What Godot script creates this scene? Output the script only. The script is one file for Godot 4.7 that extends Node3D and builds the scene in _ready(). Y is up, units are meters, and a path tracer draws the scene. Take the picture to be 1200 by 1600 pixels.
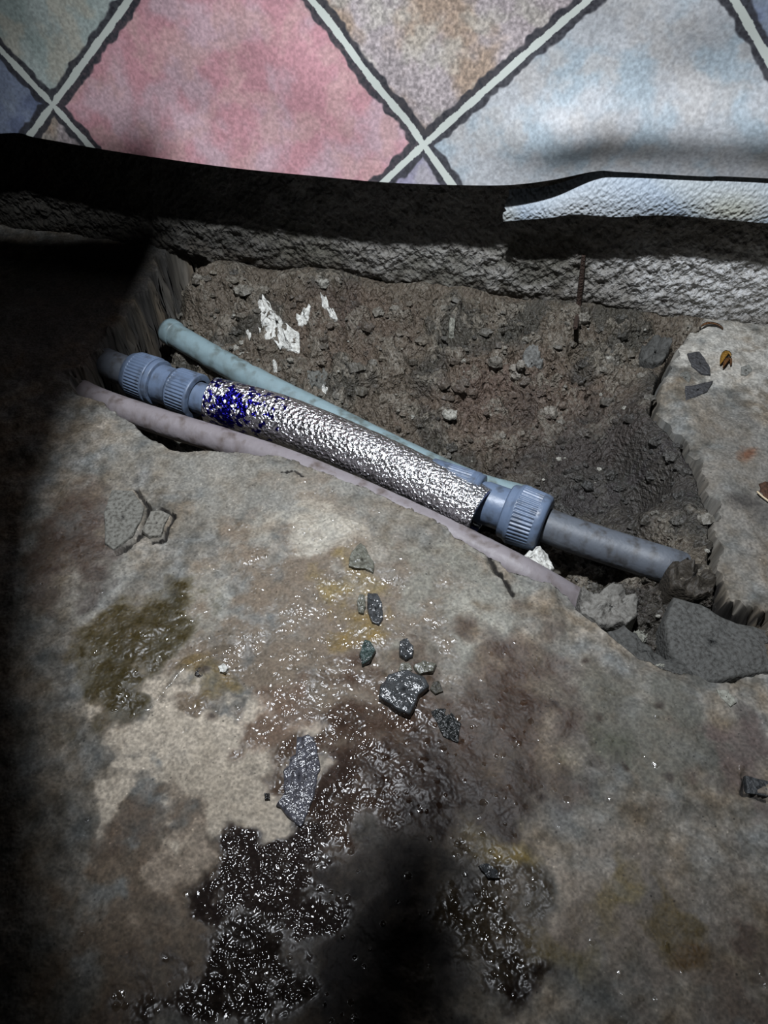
extends Node3D
# A pit broken into a concrete floor at the foot of a wall: a pipe repair wrapped in foil, two conduits, rubble,
# and a loose sheet of printed vinyl hanging over the bare plaster. x runs along the wall, z away from it, y up.

const FX0 := -0.6
const FZ0 := -0.03
const FW := 0.9
const FH := 0.71
const TW := 1856
const TH := 1464

var pit: PackedVector2Array
var sdf: PackedFloat32Array          # signed distance to the pit's rim, coarse grid, positive on the slab
const SC := 0.004
var sw := 0
var sh := 0
var n_a := FastNoiseLite.new()
var n_b := FastNoiseLite.new()
var n_c := FastNoiseLite.new()
var rim_cracks := []
var rng := RandomNumberGenerator.new()
var used := {}
var m_pvc: StandardMaterial3D

# ---------------------------------------------------------------- helpers
func numbered(called: String) -> String:
	if not used.has(called):
		used[called] = 0
		return called
	used[called] += 1
	return "%s_%03d" % [called, used[called]]

func tag(o: Node, label: String, category: String, group := "", kind := "") -> void:
	if label: o.set_meta("label", label)
	if category: o.set_meta("category", category)
	if group: o.set_meta("group", group)
	if kind: o.set_meta("kind", kind)

func put(called: String, mesh: Mesh, m: Material, parent: Node = null) -> MeshInstance3D:
	var o := MeshInstance3D.new()
	o.name = numbered(called) if parent == null else called
	o.mesh = mesh
	o.material_override = m
	if parent == null: add_child(o, true)
	else: parent.add_child(o, true)
	return o

func thing(called: String, label: String, category: String, group := "") -> Node3D:
	var o := Node3D.new()
	o.name = numbered(called)
	add_child(o, true)
	tag(o, label, category, group)
	return o

func noise(kind: int, freq: float, oct: int, s: int) -> FastNoiseLite:
	var n := FastNoiseLite.new()
	n.noise_type = kind
	n.frequency = freq
	n.seed = s
	n.fractal_type = FastNoiseLite.FRACTAL_FBM if oct > 1 else FastNoiseLite.FRACTAL_NONE
	n.fractal_octaves = oct
	return n

func bytes_of(n: FastNoiseLite, w: int, h: int) -> PackedByteArray:
	var im := n.get_image(w, h)
	im.convert(Image.FORMAT_L8)
	return im.get_data()

func seamless(n: FastNoiseLite, w: int, h: int) -> ImageTexture:
	return ImageTexture.create_from_image(n.get_seamless_image(w, h))

func ramped(n: FastNoiseLite, w: int, h: int, stops: Array) -> ImageTexture:      # stops: [offset, Color] in turn
	var im := n.get_seamless_image(w, h)
	im.convert(Image.FORMAT_L8)
	var src := im.get_data()
	var lut := []
	for i in 256:
		var t := i / 255.0
		var c: Color = stops[0][1]
		for k in range(1, stops.size()):
			if t >= stops[k - 1][0]:
				c = (stops[k - 1][1] as Color).lerp(stops[k][1], clampf((t - stops[k - 1][0]) / (stops[k][0] - stops[k - 1][0]), 0, 1))
		lut.append(c)
	var dst := PackedByteArray()
	dst.resize(w * h * 3)
	for i in w * h:
		var c: Color = lut[src[i]]
		dst[i * 3] = c.r8
		dst[i * 3 + 1] = c.g8
		dst[i * 3 + 2] = c.b8
	return ImageTexture.create_from_image(Image.create_from_data(w, h, false, Image.FORMAT_RGB8, dst))

func mat(c: Color, rough: float, tex: Texture2D = null, bump: Texture2D = null, relief := 0.1, tri := 0.0) -> StandardMaterial3D:
	var m := StandardMaterial3D.new()
	m.albedo_color = c
	m.roughness = rough
	if tex: m.albedo_texture = tex
	if bump:
		m.heightmap_enabled = true
		m.heightmap_texture = bump
		m.heightmap_scale = relief
	if tri > 0.0:
		m.uv1_triplanar = true
		m.uv1_world_triplanar = true
		m.uv1_scale = Vector3.ONE * tri
	return m

func grid(P: PackedVector3Array, nu: int, nv: int, UV: PackedVector2Array, C := PackedColorArray(), closed_u := false) -> ArrayMesh:
	# front normal = dv x du
	var N := PackedVector3Array()
	N.resize(nu * nv)
	for j in nv:
		var j0 := maxi(j - 1, 0)
		var j1 := mini(j + 1, nv - 1)
		for i in nu:
			var i0 := maxi(i - 1, 0)
			var i1 := mini(i + 1, nu - 1)
			if closed_u and i == 0: i0 = nu - 2
			if closed_u and i == nu - 1: i1 = 1
			N[j * nu + i] = (P[j1 * nu + i] - P[j0 * nu + i]).cross(P[j * nu + i1] - P[j * nu + i0]).normalized()
	var I := PackedInt32Array()
	I.resize((nu - 1) * (nv - 1) * 6)
	var k := 0
	for j in nv - 1:
		for i in nu - 1:
			var a := j * nu + i
			I[k] = a
			I[k + 1] = a + 1
			I[k + 2] = a + nu + 1
			I[k + 3] = a
			I[k + 4] = a + nu + 1
			I[k + 5] = a + nu
			k += 6
	var A := []
	A.resize(Mesh.ARRAY_MAX)
	A[Mesh.ARRAY_VERTEX] = P
	A[Mesh.ARRAY_NORMAL] = N
	A[Mesh.ARRAY_TEX_UV] = UV
	if C.size(): A[Mesh.ARRAY_COLOR] = C
	A[Mesh.ARRAY_INDEX] = I
	var m := ArrayMesh.new()
	m.add_surface_from_arrays(Mesh.PRIMITIVE_TRIANGLES, A)
	return m

func smooth_path(p: Array, per: int) -> PackedVector3Array:
	var out := PackedVector3Array()
	for i in p.size() - 1:
		var a: Vector3 = p[maxi(i - 1, 0)]
		var b: Vector3 = p[i]
		var c: Vector3 = p[i + 1]
		var d: Vector3 = p[mini(i + 2, p.size() - 1)]
		for k in per:
			out.append(b.cubic_interpolate(c, a, d, k / float(per)))
	out.append(p[-1])
	return out

func tube(path: PackedVector3Array, radius: Array, segs: int, bumpy: FastNoiseLite = null, amp := 0.0, wall := 0.0) -> ArrayMesh:
	# radius: values spread along the path. Ends are closed; with wall > 0 they show an open bore instead.
	var rows := []
	var np := path.size()
	for i in np:
		var t := i / float(np - 1) * (radius.size() - 1)
		var r: float = lerpf(radius[int(t)], radius[mini(int(t) + 1, radius.size() - 1)], t - int(t))
		rows.append([i, r])
	var r0: float = rows[0][1]
	var r1: float = rows[-1][1]
	if wall > 0.0:
		rows = [[0, 0.0, 6], [0, r0 - wall, 6], [0, r0 - wall], [0, r0 - 0.0004]] + rows + [[np - 1, r1 - 0.0004], [np - 1, r1 - wall], [np - 1, r1 - wall, -6], [np - 1, 0.0, -6]]
	else:
		rows = [[0, 0.0], [0, r0 - 0.0008]] + rows + [[np - 1, r1 - 0.0008], [np - 1, 0.0]]
	var P := PackedVector3Array()
	var UV := PackedVector2Array()
	var side := Vector3.UP
	for row in rows:
		var i: int = row[0]
		var T := (path[mini(i + 1, np - 1)] - path[maxi(i - 1, 0)]).normalized()
		var B := T.cross(side).normalized()
		var Nn := B.cross(T).normalized()
		side = Nn
		var c := path[i]
		if row.size() > 2: c += T * 0.001 * row[2]
		for k in segs + 1:
			var a := TAU * (k % segs) / segs
			var r: float = row[1]
			var dir := Nn * cos(a) - B * sin(a)
			if bumpy and r > 0.003: r += amp * bumpy.get_noise_3dv((c + dir * r) * 1000.0)
			P.append(c + dir * r)
			UV.append(Vector2(i / float(np - 1), k / float(segs)))
	return grid(P, segs + 1, rows.size(), UV, PackedColorArray(), true)

func lathe(a: Vector3, b: Vector3, prof: Array, ribs := 0, rib_from := 0.0, rib_to := 0.0, depth := 0.0008) -> ArrayMesh:
	# profile of [millimetres along a-b, radius in millimetres]; ribs run along the axis between rib_from and rib_to
	var T := (b - a).normalized()
	var B := T.cross(Vector3.UP).normalized()
	var Nn := B.cross(T)
	var segs := ribs * 6 if ribs else 64
	var rows := []
	for i in prof.size():
		rows.append(Vector2(prof[i][0], prof[i][1]))
		if ribs and i + 1 < prof.size():
			for cut in [rib_from - 0.3, rib_from + 0.3, rib_to - 0.3, rib_to + 0.3]:
				if cut > prof[i][0] + 0.01 and cut < prof[i + 1][0] - 0.01:
					var t: float = (cut - prof[i][0]) / (prof[i + 1][0] - prof[i][0])
					rows.append(Vector2(cut, lerpf(prof[i][1], prof[i + 1][1], t)))
	var P := PackedVector3Array()
	var UV := PackedVector2Array()
	for q in rows:
		for k in segs + 1:
			var an := TAU * (k % segs) / segs
			var r: float = q.y * 0.001
			if ribs and q.x > rib_from and q.x < rib_to:
				r -= depth * smoothstep(-0.2, 0.5, cos(an * ribs))
			P.append(a + T * q.x * 0.001 + (Nn * cos(an) - B * sin(an)) * r)
			UV.append(Vector2(q.x * 0.01, an / TAU))
	return grid(P, segs + 1, rows.size(), UV, PackedColorArray(), true)

func rock(outline: Array, base: float, height: float, s: int, rough := 0.12, drape := false, tilt := Vector2.ZERO) -> ArrayMesh:
	# outline: points on the ground (Vector2 x, z); a broken stone with chamfered, chipped edges
	var pts := []
	var c := Vector2.ZERO
	for p in outline: c += p / outline.size()
	var r := 0.0
	for p in outline: r += p.distance_to(c) / outline.size()
	var area := 0.0
	for i in outline.size(): area += (outline[i] as Vector2).cross(outline[(i + 1) % outline.size()])
	var shape := outline.duplicate()
	if area < 0: shape.reverse()
	var nn := noise(FastNoiseLite.TYPE_SIMPLEX, 1.0, 3, s)
	for i in shape.size():
		var a: Vector2 = shape[i]
		var b: Vector2 = shape[(i + 1) % shape.size()]
		var parts := maxi(2, int(a.distance_to(b) / r * 7))
		for k in parts:
			pts.append(a.lerp(b, k / float(parts)))
	var nu := pts.size() + 1
	var P := PackedVector3Array()
	var UV := PackedVector2Array()
	var rings := [[0.0, 1.0], [0.0, 1.02], [0.45, 1.01], [0.8, 0.985], [0.94, 0.965], [1.0, 0.9], [1.0, 0.7], [1.0, 0.45], [1.0, 0.2], [1.0, 0.0]]
	for ring in rings:
		for i in nu:
			var p: Vector2 = pts[i % pts.size()]
			var q: Vector2 = c + (p - c) * ring[1]
			var k := nn.get_noise_3d(q.x / r * 0.9, ring[0] * 0.7, q.y / r * 0.9)
			var k2 := nn.get_noise_3d(q.x / r * 2.3 + 7, ring[0], q.y / r * 2.3)
			q += (p - c).normalized() * r * rough * k * (1.0 if ring[1] > 0.3 else 0.0)
			var y: float = base + height * ring[0] + height * rough * 2.2 * (k2 * 0.6 + k) * ring[0] + tilt.dot(q - c) * ring[0]
			if drape: y += soil_y(q.x, q.y)
			P.append(Vector3(q.x, y, q.y))
			UV.append(q * 8.0)
	return grid(P, nu, rings.size(), UV, PackedColorArray(), true)

# ---------------------------------------------------------------- the pit and the slab
func build_sdf() -> void:
	sw = int((FW + 0.1) / SC) + 2
	sh = int((FH + 0.1) / SC) + 2
	sdf.resize(sw * sh)
	for j in sh:
		for i in sw:
			var p := Vector2(FX0 - 0.05 + i * SC, FZ0 - 0.05 + j * SC)
			var best := 9.0
			for k in pit.size():
				best = minf(best, p.distance_squared_to(Geometry2D.get_closest_point_to_segment(p, pit[k], pit[(k + 1) % pit.size()])))
			best = sqrt(best)
			sdf[j * sw + i] = -best if Geometry2D.is_point_in_polygon(p, pit) else best

func rim(x: float, z: float) -> float:
	var u := clampf((x - FX0 + 0.05) / SC, 0, sw - 1.01)
	var v := clampf((z - FZ0 + 0.05) / SC, 0, sh - 1.01)
	var i := int(u)
	var j := int(v)
	u -= i
	v -= j
	var a := j * sw + i
	return lerpf(lerpf(sdf[a], sdf[a + 1], u), lerpf(sdf[a + sw], sdf[a + sw + 1], u), v)

func ragged(x: float, z: float) -> float:
	return rim(x, z) + 0.0045 * n_a.get_noise_2d(x * 1000, z * 1000) + 0.0009 * n_c.get_noise_2d(x * 500, z * 500)

func axis(lo: float, f0: float, f1: float, hi: float, step: float) -> PackedFloat32Array:
	var a := PackedFloat32Array()
	for k in 8: a.append(lerpf(lo, f0, k / 8.0))
	var n := int((f1 - f0) / step)
	for k in n + 1: a.append(lerpf(f0, f1, k / float(n)))
	for k in range(1, 9): a.append(lerpf(f1, hi, k / 8.0))
	return a

func make_floor() -> ArrayMesh:
	var xs := axis(-1.5, -0.59, 0.28, 1.4, 0.0014)
	var zs := axis(-0.12, -0.012, 0.668, 1.6, 0.0014)
	var nu := xs.size()
	var nv := zs.size()
	var P := PackedVector3Array()
	var UV := PackedVector2Array()
	P.resize(nu * nv)
	UV.resize(nu * nv)
	for j in nv:
		var z := zs[j]
		for i in nu:
			var x := xs[i]
			var y := 0.0022 * n_b.get_noise_2d(x * 1000, z * 1000)
			var d := rim(x, z)
			var out := Vector3(x, y, z)
			if d < 0.03:
				var w := n_a.get_noise_2d(x * 1000, z * 1000)
				d = ragged(x, z)
				if absf(d) < 0.00115:                      # pull the corner onto the rim itself
					var gx := (ragged(x + 0.0007, z) - d) / 0.0007
					var gz := (ragged(x, z + 0.0007) - d) / 0.0007
					var gl := maxf(gx * gx + gz * gz, 0.3)
					out.x -= gx * d / gl
					out.z -= gz * d / gl
					d = 0.0
				var left := smoothstep(-0.25, -0.3, x)
				var firm := smoothstep(0.03, 0.07, x) * smoothstep(0.03, 0.06, z)
				y -= (0.085 + 0.04 * left - 0.055 * firm) * smoothstep(-0.0004, -0.01 - 0.004 * left + 0.006 * firm, d)
				y -= 0.055 * firm * smoothstep(-0.006, -0.02, d)
				y -= 0.003 * smoothstep(0.014, 0.0, d) * (0.6 + w)
				if d < 0.0: y += 0.003 * (1.0 - firm) * n_a.get_noise_2d(x * 1600, z * 1600 + 90)
			else:
				y += 0.0003 * n_c.get_noise_2d(x * 1000, z * 1000)
			out.y = y
			if y < -0.006:
				var bump := 0.0055 * smoothstep(-0.006, -0.02, y) * (1.0 - smoothstep(0.03, 0.07, x))
				out.x += bump * n_a.get_noise_3d(x * 900, y * 2400, z * 900)
				out.z += bump * n_a.get_noise_3d(x * 900 + 70, y * 2400, z * 900)
			P[j * nu + i] = out
			UV[j * nu + i] = Vector2((x - FX0) / FW, (z - FZ0) / FH)
	# hairline cracks and flaked hollows, cut into the slab
	for cr in rim_cracks:
		var pts: Array = cr[0]
		var half: float = cr[1]
		var deep: float = cr[2]
		for s in pts.size() - 1:
			var a: Vector2 = pts[s]
			var b: Vector2 = pts[s + 1]
			var lo := a.min(b) - Vector2.ONE * 0.008
			var hi := a.max(b) + Vector2.ONE * 0.008
			var i0 := xs.bsearch(lo.x)
			var i1 := xs.bsearch(hi.x)
			for j in range(zs.bsearch(lo.y), zs.bsearch(hi.y)):
				for i in range(i0, i1):
					var p := P[j * nu + i]
					var q := Vector2(p.x, p.z) + Vector2(n_a.get_noise_2d(p.x * 2000, p.z * 2000), n_c.get_noise_2d(p.x * 700, p.z * 700)) * 0.0022
					var d := q.distance_to(Geometry2D.get_closest_point_to_segment(q, a, b))
					if d < half * 1.5:
						var rest := p.y + deep
						p.y = minf(p.y, lerpf(-deep, rest - deep, smoothstep(half * 0.3, half * 1.5, d)))
						P[j * nu + i] = p
	return grid(P, nu, nv, UV)

# stains: [x, z, radius x, radius z, turn, colour, share, wetness (below 0 leaves it), soft edge 0..1, raggedness]
func paint_floor(stains_and_shade: Array) -> Array:
	var n := TW * TH
	var fine := bytes_of(noise(FastNoiseLite.TYPE_VALUE, 0.37, 3, 3), TW, TH)
	var mid := bytes_of(noise(FastNoiseLite.TYPE_SIMPLEX, 0.03, 4, 4), TW, TH)
	var big := bytes_of(noise(FastNoiseLite.TYPE_SIMPLEX, 0.008, 4, 5), TW, TH)
	var wx := bytes_of(noise(FastNoiseLite.TYPE_SIMPLEX, 0.011, 4, 6), TW, TH)
	var wz := bytes_of(noise(FastNoiseLite.TYPE_SIMPLEX, 0.011, 4, 7), TW, TH)
	var R := PackedFloat32Array()
	var G := PackedFloat32Array()
	var B := PackedFloat32Array()
	var Wt := PackedFloat32Array()
	R.resize(n)
	G.resize(n)
	B.resize(n)
	Wt.resize(n)
	for i in n:
		var v := 0.405 + (mid[i] - 128) * 0.0007 + (big[i] - 128) * 0.0006
		var t := (wx[i] - 128) * 0.00022
		R[i] = v + t
		G[i] = v - 0.018
		B[i] = v - 0.05 - t
		Wt[i] = 0.12
	for s in stains_and_shade:
		var cx: float = (s[0] - FX0) / FW * TW
		var cz: float = (s[1] - FZ0) / FH * TH
		var rx: float = s[2] / FW * TW
		var rz: float = s[3] / FH * TH
		var ca := cos(deg_to_rad(s[4]))
		var sa := sin(deg_to_rad(s[4]))
		var col: Color = s[5]
		var share: float = s[6]
		var wet: float = s[7]
		var inner: float = 1.0 - s[8]
		var rag: float = 0.7 * s[9] * maxf(8.0, minf(rx, rz))
		var reach := maxf(rx, rz) + rag
		for y in range(maxi(0, int(cz - reach)), mini(TH, int(cz + reach))):
			for x in range(maxi(0, int(cx - reach)), mini(TW, int(cx + reach))):
				var i := y * TW + x
				var dx := x - cx + (wx[i] - 128) * 0.016 * rag
				var dz := y - cz + (wz[i] - 128) * 0.016 * rag
				var u := (dx * ca + dz * sa) / rx
				var v := (dz * ca - dx * sa) / rz
				var d := sqrt(u * u + v * v)
				if d < 1.0:
					var k := share * (1.0 if d < inner else 1.0 - (d - inner) / (1.0 - inner))
					k *= 0.72 + (mid[i] - 60) * 0.0022
					k = clampf(k, 0.0, 1.0)
					R[i] += (col.r - R[i]) * k
					G[i] += (col.g - G[i]) * k
					B[i] += (col.b - B[i]) * k
					if wet >= 0.0: Wt[i] += (wet - Wt[i]) * k
	# grains: pale and dark specks
	for k in 9000:
		var px := rng.randi_range(2, TW - 3)
		var pz := rng.randi_range(2, TH - 3)
		var f := rng.randf_range(0.55, 1.4)
		for q in rng.randi_range(1, 4):
			var i := (pz + q / 2) * TW + px + q % 2
			R[i] *= f
			G[i] *= f
			B[i] *= f
	var grit := bytes_of(noise(FastNoiseLite.TYPE_SIMPLEX, 0.045, 1, 8), TW, TH)
	var ripple := bytes_of(noise(FastNoiseLite.TYPE_SIMPLEX, 0.14, 1, 9), TW, TH)
	var px := PackedByteArray()
	px.resize(n * 4)
	var hf := PackedFloat32Array()
	hf.resize(n)
	for i in n:
		var w := Wt[i]
		var g := 1.0 + (fine[i] - 128) * 0.0022 * (1.0 - 0.4 * w)
		px[i * 4] = clampi(int(R[i] * g * 255), 0, 255)
		px[i * 4 + 1] = clampi(int(G[i] * g * 255), 0, 255)
		px[i * 4 + 2] = clampi(int(B[i] * g * 255), 0, 255)
		px[i * 4 + 3] = clampi(int((0.95 - 0.82 * minf(1.0, w * 1.1)) * 255), 0, 255)
		var film := minf(1.0, w * 1.1)
		hf[i] = (fine[i] - 128) * 0.0014 * (1.0 - film) + (grit[i] - 128) * 0.0011 + (ripple[i] - 128) * 0.001 * film + (mid[i] - 128) * 0.0004
	# beads of water and grains under the wet film
	for k in 40000:
		var bx := rng.randi_range(5, TW - 6)
		var bz := rng.randi_range(5, TH - 6)
		var w := Wt[bz * TW + bx]
		if rng.randf() > w * w * 0.9: continue
		var r := 2.0 + 2.6 * pow(rng.randf(), 2.0)
		var up := 0.045 * r * rng.randf_range(0.6, 1.1)
		var e := int(r) + 1
		for dz in range(-e, e + 1):
			for dx in range(-e, e + 1):
				var q := 1.0 - (dx * dx + dz * dz) / (r * r)
				if q > 0.0:
					var i := (bz + dz) * TW + bx + dx
					hf[i] += up * q
					px[i * 4 + 3] = 30
	# a trickle of larger drops
	var trickle := [Vector2(-0.1811, 0.4792), Vector2(-0.1744, 0.4609), Vector2(-0.1716, 0.453), Vector2(-0.1651, 0.4432), Vector2(-0.1532, 0.435), Vector2(-0.1438, 0.431)]
	for k in trickle.size() - 1:
		for t in 7:
			var c: Vector2 = trickle[k].lerp(trickle[k + 1], (t + rng.randf() * 0.6) / 7.0)
			var bx := int((c.x - FX0) / FW * TW)
			var bz := int((c.y - FZ0) / FH * TH)
			for dz in range(-7, 8):
				for dx in range(-7, 8):
					var q := 1.0 - (dx * dx + dz * dz) / 49.0
					var i := (bz + dz) * TW + bx + dx
					if q > 0.0 and px[i * 4 + 3] != 22:
						hf[i] = lerpf(hf[i], 0.2 + 0.32 * q, minf(1.0, q * 3.0))
						if q > 0.3: px[i * 4 + 3] = 22
	var im := Image.create_from_data(TW, TH, false, Image.FORMAT_RGBA8, px)
	var hi := Image.create_from_data(TW, TH, false, Image.FORMAT_RF, hf.to_byte_array())
	return [ImageTexture.create_from_image(im), ImageTexture.create_from_image(hi)]

var soil_h := PackedFloat32Array()
var soil_nu := 0
const SX := -0.44
const SZ := -0.02
const SOIL_STEP := 0.0015

func soil_y(x: float, z: float) -> float:
	var i := clampi(int((x - SX) / SOIL_STEP), 0, soil_nu - 1)
	var j := clampi(int((z - SZ) / SOIL_STEP), 0, soil_h.size() / soil_nu - 1)
	return soil_h[j * soil_nu + i]

var soil_c := PackedColorArray()

func soil_colour(x: float, z: float) -> Color:
	return soil_c[clampi(int((z - SZ) / SOIL_STEP), 0, soil_c.size() / soil_nu - 1) * soil_nu + clampi(int((x - SX) / SOIL_STEP), 0, soil_nu - 1)]

func weigh(pts: Array, x: float, z: float) -> float:
	var s := 0.0
	var t := 0.0
	for p in pts:
		var dx: float = p.x - x
		var dz: float = p.z - z
		var w := 1.0 / (dx * dx + dz * dz + 0.00012)
		w *= w
		s += w
		t += w * p.y
	return t / s

# ---------------------------------------------------------------- build
func _ready() -> void:
	rng.seed = 11
	var cam := Camera3D.new()
	cam.name = "camera"
	cam.fov = 65.0
	cam.near = 0.02
	cam.far = 20.0
	cam.position = Vector3(0, 0.45, 0.6735)
	cam.rotation_degrees = Vector3(-49.6, 10.7, 1.3)
	add_child(cam)
	cam.current = true

	var env := Environment.new()
	env.background_mode = Environment.BG_COLOR
	env.background_color = Color(0.06, 0.065, 0.075)
	env.background_energy_multiplier = 0.5
	env.ambient_light_source = Environment.AMBIENT_SOURCE_DISABLED
	env.tonemap_mode = Environment.TONE_MAPPER_LINEAR
	env.tonemap_exposure = 1.0
	env.sdfgi_enabled = true
	env.ssao_enabled = true
	env.ssil_enabled = true
	var we := WorldEnvironment.new()
	we.name = "environment"
	we.environment = env
	add_child(we)

	torch("torch_beam", Vector3(-0.11, 0.82, 0.38), Vector3(-0.05, 0.0, 0.13), 40.0, 1.0, Color(0.95, 0.97, 1.0), 1.2, 0.016)

	n_a = noise(FastNoiseLite.TYPE_SIMPLEX, 0.035, 3, 21)
	n_b = noise(FastNoiseLite.TYPE_SIMPLEX, 0.016, 3, 22)
	n_c = noise(FastNoiseLite.TYPE_SIMPLEX, 0.16, 2, 23)
	pit = PackedVector2Array([Vector2(-0.3619, -0.0014), Vector2(-0.3199, -0.0272), Vector2(-0.1379, -0.0258), Vector2(0.0529, -0.0232), Vector2(0.1708, -0.0212), Vector2(0.1714, 0.0033), Vector2(0.1477, 0.0552), Vector2(0.1335, 0.0978), Vector2(0.1286, 0.1389), Vector2(0.1445, 0.1627), Vector2(0.1607, 0.1922), Vector2(0.1708, 0.244), Vector2(0.1683, 0.307), Vector2(0.1733, 0.3276), Vector2(0.2024, 0.3281), Vector2(0.1978, 0.372), Vector2(0.1572, 0.3914), Vector2(0.1338, 0.3858), Vector2(0.1139, 0.3821), Vector2(0.0932, 0.3655), Vector2(0.0738, 0.3518), Vector2(0.0532, 0.3321), Vector2(0.0266, 0.3312), Vector2(0.0097, 0.3206), Vector2(-0.0147, 0.3094), Vector2(-0.0278, 0.3001), Vector2(-0.0484, 0.2903), Vector2(-0.0744, 0.2812), Vector2(-0.1063, 0.2715), Vector2(-0.139, 0.2622), Vector2(-0.1663, 0.2569), Vector2(-0.1915, 0.2597), Vector2(-0.2309, 0.267), Vector2(-0.2479, 0.2708), Vector2(-0.2675, 0.262), Vector2(-0.2936, 0.2451), Vector2(-0.3296, 0.227), Vector2(-0.3527, 0.224), Vector2(-0.3644, 0.2082), Vector2(-0.3568, 0.148), Vector2(-0.3559, 0.0931), Vector2(-0.3526, 0.0546), Vector2(-0.3624, 0.0108)])
	build_sdf()
	setting()
	lamp()
	shade_board()
	pipes()
	rubble()
	vinyl()

func torch(called: String, at: Vector3, aim: Vector3, angle: float, blend: float, c: Color, energy: float, size: float) -> void:
	var l := SpotLight3D.new()
	l.name = called
	add_child(l)
	l.look_at_from_position(at, aim, Vector3.FORWARD)
	l.spot_angle = angle
	l.spot_angle_attenuation = blend
	l.spot_range = 6.0
	l.spot_attenuation = 2.0
	l.light_color = c
	l.light_energy = energy
	l.light_size = size
	l.shadow_enabled = true

func setting() -> void:
	var S := []
	var grey := Color(0.5, 0.49, 0.46)
	var brown := Color(0.44, 0.395, 0.345)
	var dark := Color(0.12, 0.085, 0.065)
	var olive := Color(0.2, 0.17, 0.09)
	# the slab at the left and right of the pit
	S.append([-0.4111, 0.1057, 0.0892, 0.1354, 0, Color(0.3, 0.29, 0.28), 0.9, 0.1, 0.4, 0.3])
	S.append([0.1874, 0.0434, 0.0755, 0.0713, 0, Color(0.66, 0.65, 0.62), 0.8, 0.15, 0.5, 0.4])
	S.append([0.1955, 0.2123, 0.0493, 0.1173, 0, Color(0.4, 0.39, 0.37), 0.7, 0.2, 0.5, 0.4])
	S.append([0.1983, 0.1782, 0.0112, 0.0118, 0, Color(0.35, 0.2, 0.12), 0.7, -1, 0.7, 0.5])
	S.append([0.1917, 0.2297, 0.0218, 0.0146, 35, Color(0.2, 0.19, 0.18), 0.9, -1, 0.7, 0.4])
	# the bay in front of the pit
	S.append([-0.161, 0.291, 0.1587, 0.0588, 10, Color(0.47, 0.46, 0.43), 0.75, 0.3, 0.5, 0.4])
	S.append([-0.0146, 0.3551, 0.0567, 0.0583, 30, Color(0.45, 0.445, 0.41), 0.8, 0.25, 0.5, 0.4])
	S.append([-0.0986, 0.3944, 0.091, 0.1156, 0, brown, 0.9, 1.0, 0.55, 0.5])
	S.append([-0.1124, 0.3248, 0.0552, 0.0237, 5, Color(0.64, 0.62, 0.57), 0.75, 0.35, 0.6, 0.6])
	S.append([-0.177, 0.4114, 0.0253, 0.0455, 0, Color(0.56, 0.55, 0.51), 0.6, 0.4, 0.6, 0.7])
	S.append([-0.238, 0.401, 0.0302, 0.027, 0, Color(0.52, 0.51, 0.48), 0.6, 0.3, 0.6, 0.8])
	S.append([-0.0833, 0.3673, 0.0218, 0.0266, 0, Color(0.5, 0.43, 0.24), 0.55, 0.6, 0.7, 0.7])
	S.append([-0.0663, 0.4026, 0.0187, 0.0194, 0, Color(0.45, 0.36, 0.16), 0.6, 0.6, 0.7, 0.7])
	S.append([0.0045, 0.3668, 0.0257, 0.0256, 0, Color(0.58, 0.57, 0.53), 0.6, 0.25, 0.7, 0.7])
	S.append([-0.2023, 0.4417, 0.0387, 0.0551, 20, olive, 0.9, 0.7, 0.4, 0.5])
	S.append([-0.1487, 0.4536, 0.0179, 0.0135, 0, Color(0.38, 0.3, 0.14), 0.7, 0.6, 0.6, 0.7])
	S.append([-0.2814, 0.3738, 0.0359, 0.0708, 0, Color(0.22, 0.17, 0.14), 0.8, 0.5, 0.6, 0.5])
	# the smooth pale skim at the left
	S.append([-0.1377, 0.5063, 0.0702, 0.0389, 0, Color(0.66, 0.62, 0.56), 1.1, 0.08, 0.3, 0.7])
	S.append([-0.1319, 0.5794, 0.0398, 0.06, 0, Color(0.38, 0.325, 0.27), 0.8, 0.15, 0.4, 0.6])
	S.append([-0.1296, 0.5626, 0.0153, 0.0265, 0, Color(0.6, 0.55, 0.49), 0.85, 0.1, 0.4, 0.8])
	S.append([-0.1647, 0.5529, 0.0174, 0.021, 0, Color(0.3, 0.24, 0.19), 0.6, 0.3, 0.6, 0.9])
	S.append([-0.129, 0.6232, 0.0186, 0.0331, 0, Color(0.33, 0.28, 0.23), 0.6, 0.2, 0.6, 0.6])
	# wet mud running from the right down the middle, and a painted shadow wedge
	S.append([-0.1023, 0.47, 0.0308, 0.0251, 20, Color(0.4, 0.33, 0.28), 0.8, 0.95, 0.5, 0.6])
	S.append([-0.0369, 0.4808, 0.0524, 0.0664, 0, Color(0.26, 0.205, 0.17), 1.0, 1.0, 0.5, 0.5])
	S.append([-0.0579, 0.5047, 0.0164, 0.0407, 8, Color(0.2, 0.16, 0.14), 1.0, 1.0, 0.5, 0.4])
	S.append([0.0334, 0.4366, 0.0703, 0.0681, -20, Color(0.2, 0.145, 0.11), 1.0, 0.45, 0.8, 0.4])
	S.append([0.0027, 0.4918, 0.0694, 0.0409, 0, dark, 1.1, 0.5, 0.8, 0.4])
	S.append([-0.015, 0.5763, 0.0485, 0.076, 8, Color(0.08, 0.06, 0.05), 1.2, 0.3, 0.75, 0.35])  # dark mud with the shadow wedge painted into the floor colour
	S.append([-0.0765, 0.5563, 0.0424, 0.034, -20, Color(0.15, 0.125, 0.115), 1.2, 1.0, 0.3, 0.45])
	S.append([-0.0813, 0.6105, 0.053, 0.033, -15, Color(0.11, 0.09, 0.08), 1.1, 1.0, 0.45, 0.5])
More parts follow.
